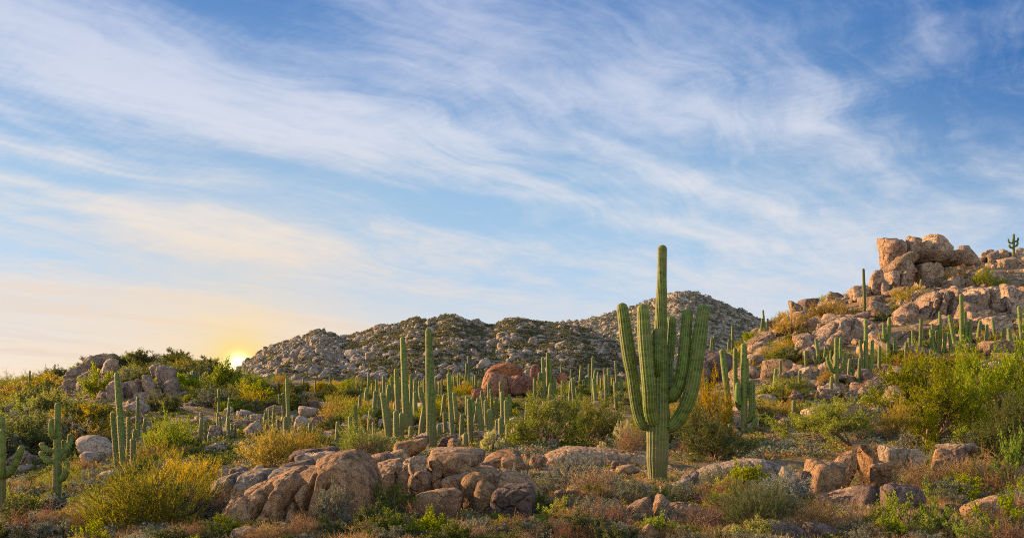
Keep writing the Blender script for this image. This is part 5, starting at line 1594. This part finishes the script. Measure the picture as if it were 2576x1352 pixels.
# hillside bushes that stand out
for i, (x0, x1, yt, yb, mt, kd, lb) in enumerate((
        (210, 300, 925, 1000, 'verde', 'leafy', 'dark gold bush in the hollow between the two left crags'), (295, 385, 884, 925, 'green', 'leafy', 'dark bush on the left hilltop behind the broken crag'), (410, 495, 886, 930, 'green', 'leafy', 'dark green bush crowning the left hilltop'),
        (440, 560, 905, 960, 'green', 'leafy', 'broad green bush on the hilltop near the sun'), (515, 600, 915, 990, 'verde', 'leafy', 'golden rimmed bush just left of the sun'), (590, 660, 930, 990, 'verde', 'feather', 'golden bush right under the sun'),
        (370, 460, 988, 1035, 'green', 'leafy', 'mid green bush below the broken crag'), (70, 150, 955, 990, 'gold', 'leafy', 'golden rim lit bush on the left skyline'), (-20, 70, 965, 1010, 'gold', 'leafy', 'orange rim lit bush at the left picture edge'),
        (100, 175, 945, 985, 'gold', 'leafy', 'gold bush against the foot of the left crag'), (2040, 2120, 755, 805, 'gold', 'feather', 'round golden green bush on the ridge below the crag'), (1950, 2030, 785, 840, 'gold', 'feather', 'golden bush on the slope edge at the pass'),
        (2100, 2165, 760, 800, 'gold', 'feather', 'orange brush right of the round ridge bush'), (2240, 2330, 722, 765, 'gold', 'feather', 'yellow bush at the foot of the crag'), (2310, 2350, 735, 775, 'gold', 'feather', 'small yellow bush by the dark crag saguaro'),
        (2405, 2455, 640, 682, 'gold', 'feather', 'golden bush right of the crag ledge'), (2370, 2425, 682, 720, 'gold', 'feather', 'golden bush below the shaded crag wall'), (2450, 2500, 668, 720, 'verde', 'feather', 'dull bush on the shoulder right of the crag'),
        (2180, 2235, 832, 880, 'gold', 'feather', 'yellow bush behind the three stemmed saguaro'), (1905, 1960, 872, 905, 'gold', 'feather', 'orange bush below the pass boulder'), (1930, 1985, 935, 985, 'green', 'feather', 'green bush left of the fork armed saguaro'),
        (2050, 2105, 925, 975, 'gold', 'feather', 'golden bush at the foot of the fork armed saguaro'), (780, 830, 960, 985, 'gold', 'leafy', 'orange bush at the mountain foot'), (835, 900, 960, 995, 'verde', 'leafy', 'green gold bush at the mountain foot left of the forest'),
        (690, 760, 955, 995, 'green', 'leafy', 'dark bush at the mountain foot below the sun ridge'), (540, 610, 985, 1030, 'green', 'feather', 'green bush above the loose saguaro clump'))):
    bush('green_bush' if kd == 'leafy' else 'broom_bush', kd, mt, x0, x1, yt, yb, lb, var=i % 3)

# ================================================================== SCATTER
LAND = [(1655, 1180, 'the big saguaro'), (1080, 1000, 'the nearest tall spire'), (143, 1150, 'the stubby armed saguaro'), (15, 1180, 'the saguaro at the picture edge'), (300, 1060, 'the leaning spire clump'), (370, 1260, 'the biggest golden bush'),
        (690, 1125, 'the second golden bush'), (845, 1030, 'the round orange bush'), (225, 915, 'the left crag'), (350, 965, 'the broken crag'), (600, 940, 'the sun'), (515, 1080, 'the dark saguaro clump'), (570, 1070, 'the loose saguaro clump'),
        (1265, 960, 'the red boulder'), (1250, 1060, 'the central clump'), (1370, 960, 'the five stemmed cluster'), (1440, 1060, 'the broad palo verde'), (1810, 920, 'the shaded brown boulder'), (1870, 1000, 'the many stemmed saguaro'), (1795, 1100, 'the dark palo verde'),
        (2104, 930, 'the fork armed saguaro'), (2180, 890, 'the three stemmed saguaro'), (2235, 860, 'the high armed saguaro'), (2314, 850, 'the tall thin hillside saguaro'), (2360, 850, 'the fan shaped cluster'), (2420, 820, 'the tallest spreading saguaro'),
        (2260, 640, 'the crag tower'), (2300, 720, 'the crag foot'), (2110, 825, 'the long slanting slab'), (2075, 780, 'the round ridge bush'), (1925, 845, 'the pass boulder'), (2025, 770, 'the ridge knob'), (2385, 755, 'the great slanting slab'), (2490, 745, 'the pale rock wall'),
        (2550, 625, 'the skyline saguaro'), (2560, 830, 'the picture edge saguaros'), (2350, 1000, 'the large green tree'), (2500, 960, 'the tall green tree'), (2080, 1060, 'the wide thin tree'), (2230, 980, 'the diagonal boulder row'), (2310, 1105, 'the silver bush'),
        (2150, 1190, 'the standing boulders'), (1890, 1275, 'the dark green ball bush'), (1880, 1180, 'the long pale slab'), (1480, 1150, 'the whaleback slab'), (1290, 1265, 'the dark purple boulder'), (1100, 1190, 'the split boulder'), (840, 1200, 'the highest slab block'),
        (640, 1260, 'the cracked slab blocks'), (970, 1255, 'the red flowering bush'), (1080, 1300, 'the tangled dry bush'), (1720, 1290, 'the wide low boulder'), (1610, 1285, 'the domed pinkish boulder'), (2290, 1260, 'the blue grey boulder'), (2500, 1285, 'the reddish slab'),
        (80, 1330, 'the reddish brown brush'), (980, 1050, 'the leaning thick stem'), (920, 1110, 'the tawny brush'), (225, 1120, 'the pale domed boulder'), (700, 1035, 'the rock heap'), (1500, 960, 'the thin forest saguaros'), (740, 880, 'the shoulder of the long ridge'),
        (1130, 800, 'the summit of the long ridge'), (1290, 810, 'the notch knob of the long ridge'), (950, 880, 'the left face of the long ridge'), (1180, 880, 'the right face of the long ridge'), (1000, 940, 'the foot of the long ridge'), (1720, 740, 'the far peak')]
ORD = ['', 'second ', 'third ', 'fourth ', 'fifth ', 'sixth ', 'seventh ', 'eighth ', 'ninth ', 'tenth ', 'eleventh ', 'twelfth ', 'thirteenth ', 'fourteenth ', 'fifteenth ', 'sixteenth ', 'seventeenth ', 'eighteenth ', 'nineteenth ', 'twentieth ']
ORD += ['twenty first '] + ['twenty ' + o for o in ORD[1:9]] + ['thirtieth ', 'thirty first '] + ['thirty ' + o for o in ORD[1:9]]
PEND = []


def queue(o, what, x, y, size):
    PEND.append((o, what, x, y, size))


def name_all():
    """word each scattered thing from the landmark it stands nearest to, then by its rank in distance"""
    cells = {}
    for o, what, x, y, size in PEND:
        dd = [math.hypot(x - a, (y - b) * 1.3) for a, b, _ in LAND]
        k = int(np.argmin(dd))
        a, b, nm = LAND[k]
        dx, dy = x - a, (y - b) * 1.3
        side = ('to the left of ' if dx < 0 else 'to the right of ') if abs(dx) > abs(dy) else ('up beyond ' if dy < 0 else 'below ')
        cells.setdefault((what, side + nm), []).append((dd[k], o))
    for (what, wh), lst in cells.items():
        lst.sort(key=lambda t: t[0])
        for i, (_, o) in enumerate(lst):
            if i == 0:
                o['label'] = (what + ' ' + wh) if len(lst) == 1 else (what + ' closest ' + wh)
            else:
                o['label'] = what + ', ' + (ORD[min(i, len(ORD) - 1)] + 'closest ') + wh


for o, x in FARC:
    queue(o, 'thin far saguaro', x, 965, 6)

rs = np.random.RandomState(77)
# ---- shrubs on the slopes and between the rocks
KIND = {'green': ('green_bush', 'leafy', 'green', 'dark green bush'), 'verde': ('creosote_bush', 'feather', 'verde', 'yellow green bush'), 'gold': ('broom_bush', 'feather', 'gold', 'golden bush'),
        'sage': ('sage_bush', 'dome', 'sage', 'grey green shrub'), 'silver': ('silver_bush', 'dome', 'silver', 'silvery shrub'), 'straw': ('dry_bush', 'twiggy', 'straw', 'straw bush'), 'rust': ('dry_bush', 'twiggy', 'rust', 'rusty dry bush'),
        'leafgold': ('olive_bush', 'leafy', 'verde', 'olive bush'), 'tuft': ('grass_tuft', 'tuft', 'straw', 'grass tuft')}
REG = [('left hill', 300, (-150, 640), (52, 172), dict(green=.34, leafgold=.28, verde=.16, gold=.08, sage=.14), (0.9, 2.3)),
       ('valley', 280, (600, 1800), (46, 165), dict(green=.25, leafgold=.20, verde=.20, gold=.15, sage=.15, straw=.05), (0.6, 1.6)),
       ('right hill', 270, (1840, 2750), (52, 190), dict(gold=.32, verde=.26, green=.12, leafgold=.14, sage=.10, straw=.06), (0.6, 1.7)),
       ('front', 330, (-40, 2616), (15.5, 34), dict(sage=.32, tuft=.10, straw=.14, rust=.12, silver=.05, green=.15, leafgold=.12), (0.25, 0.75)),
       ('bottom', 95, (-40, 2616), (14.3, 16.2), dict(sage=.30, rust=.22, straw=.22, green=.16, silver=.04, leafgold=.06), (0.22, 0.45)),
       ('middle front', 330, (-60, 2640), (34, 52), dict(sage=.30, straw=.20, verde=.20, green=.16, silver=.14), (0.35, 0.95))]
KEEP = [(90, 200, 1010, 1290, 33.5), (555, 655, 870, 945, 200), (-30, 70, 1040, 1290, 28), (900, 1340, 900, 1110, 62), (150, 590, 1150, 1420, 18.5), (540, 935, 1140, 1345, 18.5), (920, 1350, 1140, 1300, 19), (2000, 2450, 1110, 1300, 21), (1650, 1800, 1262, 1320, 17.5), (1570, 1650, 1250, 1310, 17.5), (1330, 1640, 1120, 1172, 33), (1760, 1990, 1150, 1190, 30), (1800, 1985, 1215, 1340, 17), (1205, 1330, 1130, 1175, 31),
        (145, 300, 885, 1000, 140), (258, 455, 915, 1020, 99), (1205, 1350, 915, 1000, 108), (280, 340, 1000, 1195, 40), (500, 600, 1000, 1112, 80), (160, 285, 1095, 1150, 60), (640, 815, 1000, 1085, 90), (1810, 1900, 900, 1090, 48),
        (1755, 1862, 880, 960, 100), (2030, 2150, 850, 985, 90), (2190, 2470, 590, 715, 150), (2325, 2550, 712, 800, 140), (2035, 2185, 790, 866, 130), (1640, 1665, 1000, 1215, 28)]
taken = [(x, y, w) for (w, x, y) in ROCKS if y > 1100]
for rname, n, xr, yr, mix_, rr in REG:
    got, tries = 0, 0
    kk, pp_ = list(mix_), np.array(list(mix_.values()))
    while got < n and tries < n * 40:
        tries += 1
        x = rs.uniform(*xr)
        Y_ = math.exp(rs.uniform(math.log(yr[0]), math.log(yr[1])))
        if hidden(x, Y_):
            continue
        u = (x - FW / 2) / F
        z = float(ground_z(u * Y_, Y_))
        y = HOR + (ZC - z) / Y_ * F
        if vnoise(np.array([[u * Y_ * 0.12, Y_ * 0.12, 5.0]]))[0] < 0.36 and rname not in ('front', 'bottom'):
            continue
        if rname == 'right hill' and y < 700 and rs.rand() < 0.5:
            continue
        r = rs.uniform(*rr)
        if any(a - r / Y_ * F * .6 < x < b + r / Y_ * F * .6 and c < y and y - 0.8 * r / Y_ * F < d_ and Y_ < m_ for a, b, c, d_, m_ in (KEEP if rname != 'bottom' else [])):
            continue
        if rname in ('front', 'middle front', 'bottom'):
            if any(abs(x - a) < w * 0.62 and abs(y - b) < 60 for a, b, w in taken) or 1590 < x < 1720 and y < 1225:
                continue
        if rname == 'valley' and Y_ < 100 and 1290 < x < 1600:
            continue
        k = kk[rs.choice(len(kk), p=pp_ / pp_.sum())]
        nm, kd, mt, wd = KIND[k]
        fm, wm = shape(kd, rs.randint(3), mt, 1.0)
        o = bpy.data.objects.new(nm, fm)
        COL.objects.link(o)
        r = min(r, .36) if kd == 'tuft' else r
        hgt = r * rs.uniform(0.75, 1.25) * (0.8 if kd in ('dome', 'tuft') else 1.0)
        o.location = (u * Y_, Y_, z - 0.05 * hgt)
        o.scale = (r, r * rs.uniform(.8, 1.2), hgt)
        o.rotation_euler = (0, 0, rs.uniform(0, 6.28))
        if wm is not None and r / Y_ * F > 25:
            w_ = bpy.data.objects.new('stems', wm)
            COL.objects.link(w_)
            w_.parent = o
        tag(o, None, 'shrub' if k != 'tuft' else 'grass tuft', wd + 's of the ' + rname)
        queue(o, wd, x, y - hgt / Y_ * F / 2, r)
        got += 1

# ---- boulders strewn over the slopes; the largest are things, the rest one mass of scree per slope
VAR = []

for k in range(10):
    v, f = rock_verts(3, (1, 1, 1), 500 + k, 14, 0.75 + 0.2 * (k % 2), 0.9, 10)
    VAR.append((v, f))
VAR2 = [rock_verts(2, (1, 1, 1), 700 + k, 14, 0.85, 0.8, 8) for k in range(10)]


def strew(n, sampler, rs):
    out = []
    while len(out) < n:
        r = sampler(rs)
        if r is not None:
            out.append(r)
    return out


def on_ground(xr, yr, lo, hi, pw, flt=None):
    def f(rs):
        x = rs.uniform(*xr)
        Y_ = math.exp(rs.uniform(math.log(yr[0]), math.log(yr[1])))
        if flt and not flt(x, Y_, rs):
            return None
        if hidden(x, Y_):
            return None
        u = (x - FW / 2) / F
        z = float(ground_z(u * Y_, Y_))
        s = lo * (hi / lo) ** (rs.rand() ** pw)
        return (u * Y_, Y_, z, s)
    return f


def on_mount(at, xr, lo, hi, pw, flt=None, tmax=1.06):
    def f(rs):
        x = rs.uniform(*xr)
        t = rs.uniform(0.03, tmax)
        if flt and not flt(x, t, rs):
            return None
        p_ = at(x, t)
        return (p_[0], p_[1], p_[2], lo * (hi / lo) ** (rs.rand() ** pw))
    return f


nz = lambda a, b, s, o: float(vnoise(np.array([[a * s, b * s, o]]))[0])
JOBS = [
    ('rock_hill', 'hillside boulder', strew(1500, on_ground((1850, 2760), (58, 190), 0.35, 3.6, 2.2, lambda x, Y_, r: r.rand() < (0.25 + 0.75 * min(1, max(0, (Y_ - 62) / 50))) * (0.4 + 1.2 * nz(x, Y_ * 9, .02, 2.0))), rs)),
    ('rock_slope', 'grey boulder', strew(330, on_ground((-150, 640), (50, 172), 0.3, 2.2, 2.0, lambda x, Y_, r: nz(x, Y_ * 8, .018, 4.0) > 0.5), rs)),
    ('rock_grey', 'grey valley boulder', strew(420, on_ground((560, 1850), (44, 165), 0.3, 1.7, 2.2, lambda x, Y_, r: nz(x, Y_ * 8, .018, 6.0) > 0.42), rs)),
    ('rock_warm', 'tan stone', strew(650, on_ground((-60, 2640), (15, 56), 0.07, 0.55, 1.6), rs)),
    ('rock_far', 'ridge boulder', strew(11000, on_mount(at1, (480, 1720), 0.55, 3.8, 2.5, lambda x, t, r: r.rand() < -0.25 + 1.6 * nz(x, t * 900, .022, 8.0) + .25 * max(-1, min(1, (900 - x) / 350)) + (.25 if t > .93 else 0)), rs)),
    ('rock_far', 'peak boulder', strew(6500, on_mount(at2, (1220, 2120), 0.8, 4.0, 2.8, lambda x, t, r: r.rand() < -.1 + 1.4 * nz(x, t * 900, .03, 3.0)), rs)),
]
pool = []
for ji, (mt, what, lst) in enumerate(JOBS):
    for (X_, Y_, z, s) in lst:
        x, y = FW / 2 + X_ / Y_ * F, HOR + (ZC - z) / Y_ * F
        inv = -30 < x < FW + 30 and y < FH + 20
        pool.append([s / Y_ * F if inv else 0, ji, X_, Y_, z, s, x, y])
pool.sort(key=lambda r: -r[0])
N_IND = 300 - len(ROCKS)
ROCKME = {}
rr_ = np.random.RandomState(11)
mass = {}
for i, (pxs, ji, X_, Y_, z, s, x, y) in enumerate(pool):
    mt, what, _ = JOBS[ji]
    dims = np.array([s * rr_.uniform(.8, 1.3), s * rr_.uniform(.8, 1.2), s * rr_.uniform(.55, 1.05)])
    if ji >= 4:
        dims[2] *= 1.25
    ang = (rr_.normal(0, .3), rr_.normal(0, .3) - (0.25 if ji == 0 else 0), rr_.uniform(0, 6.28))
    loc_ = (X_, Y_, z + dims[2] * (rr_.uniform(-.02, .22) if ji < 4 else rr_.uniform(-.28, .14)))
    k = rr_.randint(10)
    if i < N_IND:
        key = (k, mt)
        if key not in ROCKME:
            ROCKME[key] = mesh_obj('boulder', VAR[k][0], [VAR[k][1]], M[mt], link=False)
        o = bpy.data.objects.new('boulder', ROCKME[key])
        COL.objects.link(o)
        o.location, o.rotation_euler, o.scale = loc_, ang, tuple(dims)
        tag(o, None, 'boulder', what.replace('boulder', 'boulders').replace('stone', 'stones'))
        queue(o, what, x, y, s)
    else:
        v, f = VAR[k] if pxs > 14 else VAR2[k]
        mass.setdefault(ji, []).append(((v * dims) @ rotm(*ang).T + np.array(loc_), f))
SNAME = ['loose rubble strewn over the right hillside', 'loose rubble on the left hill', 'loose rubble on the valley floor', 'small stones scattered over the foreground', 'boulder scree covering the long ridge', 'boulder scree covering the far peak']
for ji, lst in mass.items():
    v, fs = cat(lst)
    tag(mesh_obj('rubble', v, fs, M[JOBS[ji][0]]), SNAME[ji], 'rubble', kind='stuff')
name_all()

# ---- ground cover nobody could count
def clumps(pts, size, per, leaf, rs, tall=0.7):
    n = len(pts)
    d_ = rs.normal(0, 1, (n, per, 3))
    d_ /= np.linalg.norm(d_, axis=2, keepdims=True)
    d_[..., 2] = np.abs(d_[..., 2]) * tall
    P_ = pts[:, None] + d_ * (rs.uniform(.4, 1, (n, per, 1)) * size[:, None, None])
    return leaves(P_.reshape(-1, 3), rs, np.repeat(leaf * size, per), 1.4)


def stuff(name, V, F_, mt, label, cat_):
    tag(mesh_obj(name, V, [F_], M[mt], None, False), label, cat_, kind='stuff')


def pts_mount(at, n, xr, rs, flt):
    o = []
    while len(o) < n:
        x, t = rs.uniform(*xr), rs.uniform(0.02, 1.04)
        if flt(x, t):
            o.append(at(x, t))
    return np.array(o)


P1 = pts_mount(at1, 6500, (480, 1720), rs, lambda x, t: rs.rand() < (0.25 + .75 * max(0, min(1, (x - 800) / 350))) * (1.5 if nz(x, t * 900, .022, 8.0) < .5 else .6))
stuff('shrubbery', *clumps(P1 + [0, 0, .4], rs.uniform(.5, 1.4, len(P1)), 30, .16, rs), 'scrub', 'low dark scrub between the boulders of the long ridge', 'shrubbery')
P2 = pts_mount(at2, 2200, (1220, 2120), rs, lambda x, t: True)
stuff('shrubbery', *clumps(P2 + [0, 0, .5], rs.uniform(1.0, 2.2, len(P2)), 26, .18, rs), 'sage', 'low grey scrub on the far peak', 'shrubbery')


def pts_ground(n, xr, yr, rs, flt=None):
    o = []
    while len(o) < n:
        x = rs.uniform(*xr)
        Y_ = math.exp(rs.uniform(math.log(yr[0]), math.log(yr[1])))
        if flt and not flt(x, Y_):
            continue
        u = (x - FW / 2) / F
        o.append((u * Y_, Y_, float(ground_z(u * Y_, Y_))))
    return np.array(o)


for mt, n, xr, yr, sz, sd, lb in (('green', 4200, (-200, 1850), (44, 175), (.25, .75), 21, 'low green ground plants over the valley and the left hill'), ('sage', 3200, (-200, 2760), (40, 180), (.2, .6), 31, 'low grey green ground plants on the slopes'),
                              ('olive', 3600, (-200, 2760), (44, 175), (.2, .6), 41, 'low yellow green ground plants on the slopes'), ('straw', 1500, (600, 2760), (40, 150), (.15, .45), 51, 'low tawny ground plants on the slopes')):
    q = pts_ground(n, xr, yr, rs, lambda x, Y_: nz(x, Y_ * 8, .02, sd) > 0.42)
    stuff('ground_cover', *clumps(q, rs.uniform(*sz, n), 60, .085, rs), mt, lb, 'ground cover')


for mt, n, sz, sd, lb in (('green', 2200, (.10, .32), 81, 'low green plants between the foreground rocks'), ('sage', 2600, (.10, .30), 83, 'low grey green plants between the foreground rocks'), ('olive', 900, (.10, .28), 85, 'low yellow green plants between the foreground rocks'), ('straw', 2400, (.08, .22), 87, 'low tawny plants between the foreground rocks')):
    q = pts_ground(n, (-300, 3100), (15, 60), rs, lambda x, Y_: nz(x, Y_ * 40, .02, sd) > 0.40)
    stuff('ground_cover', *clumps(q, rs.uniform(*sz, n), 60, .085, rs), mt, lb, 'ground cover')


def grass(n, xr, yr, h, mt, label, sd, per=26):
    q = pts_ground(n, xr, yr, rs, lambda x, Y_: nz(x, Y_ * 60, .02, sd) > 0.40)
    d_ = rs.normal(0, .45, (n, per, 3)) + [0, 0, 1.0]
    d_ /= np.linalg.norm(d_, axis=2, keepdims=True)
    P_ = np.repeat(q[:, None], per, 1) + rs.normal(0, .09, (n, per, 3)) * [1, 1, 0]
    V, F_ = blades(P_.reshape(-1, 3), d_.reshape(-1, 3), rs.uniform(*h, n * per), .011, rs)
    stuff('grass', V, F_, mt, label, 'grass')


grass(2600, (-250, 3000), (13.5, 42), (.06, .22), 'straw', 'dry straw coloured grass over the foreground', 61)
grass(1500, (1800, 3100), (13.5, 27), (.10, .28), 'straw', 'taller orange dry grass in the right foreground', 63)
grass(2600, (-250, 3000), (13.5, 42), (.06, .2), 'sage', 'short grey green grass over the foreground', 67)
grass(450, (-100, 1800), (13.5, 22), (.08, .22), 'rust', 'reddish dry grass along the bottom edge', 71)
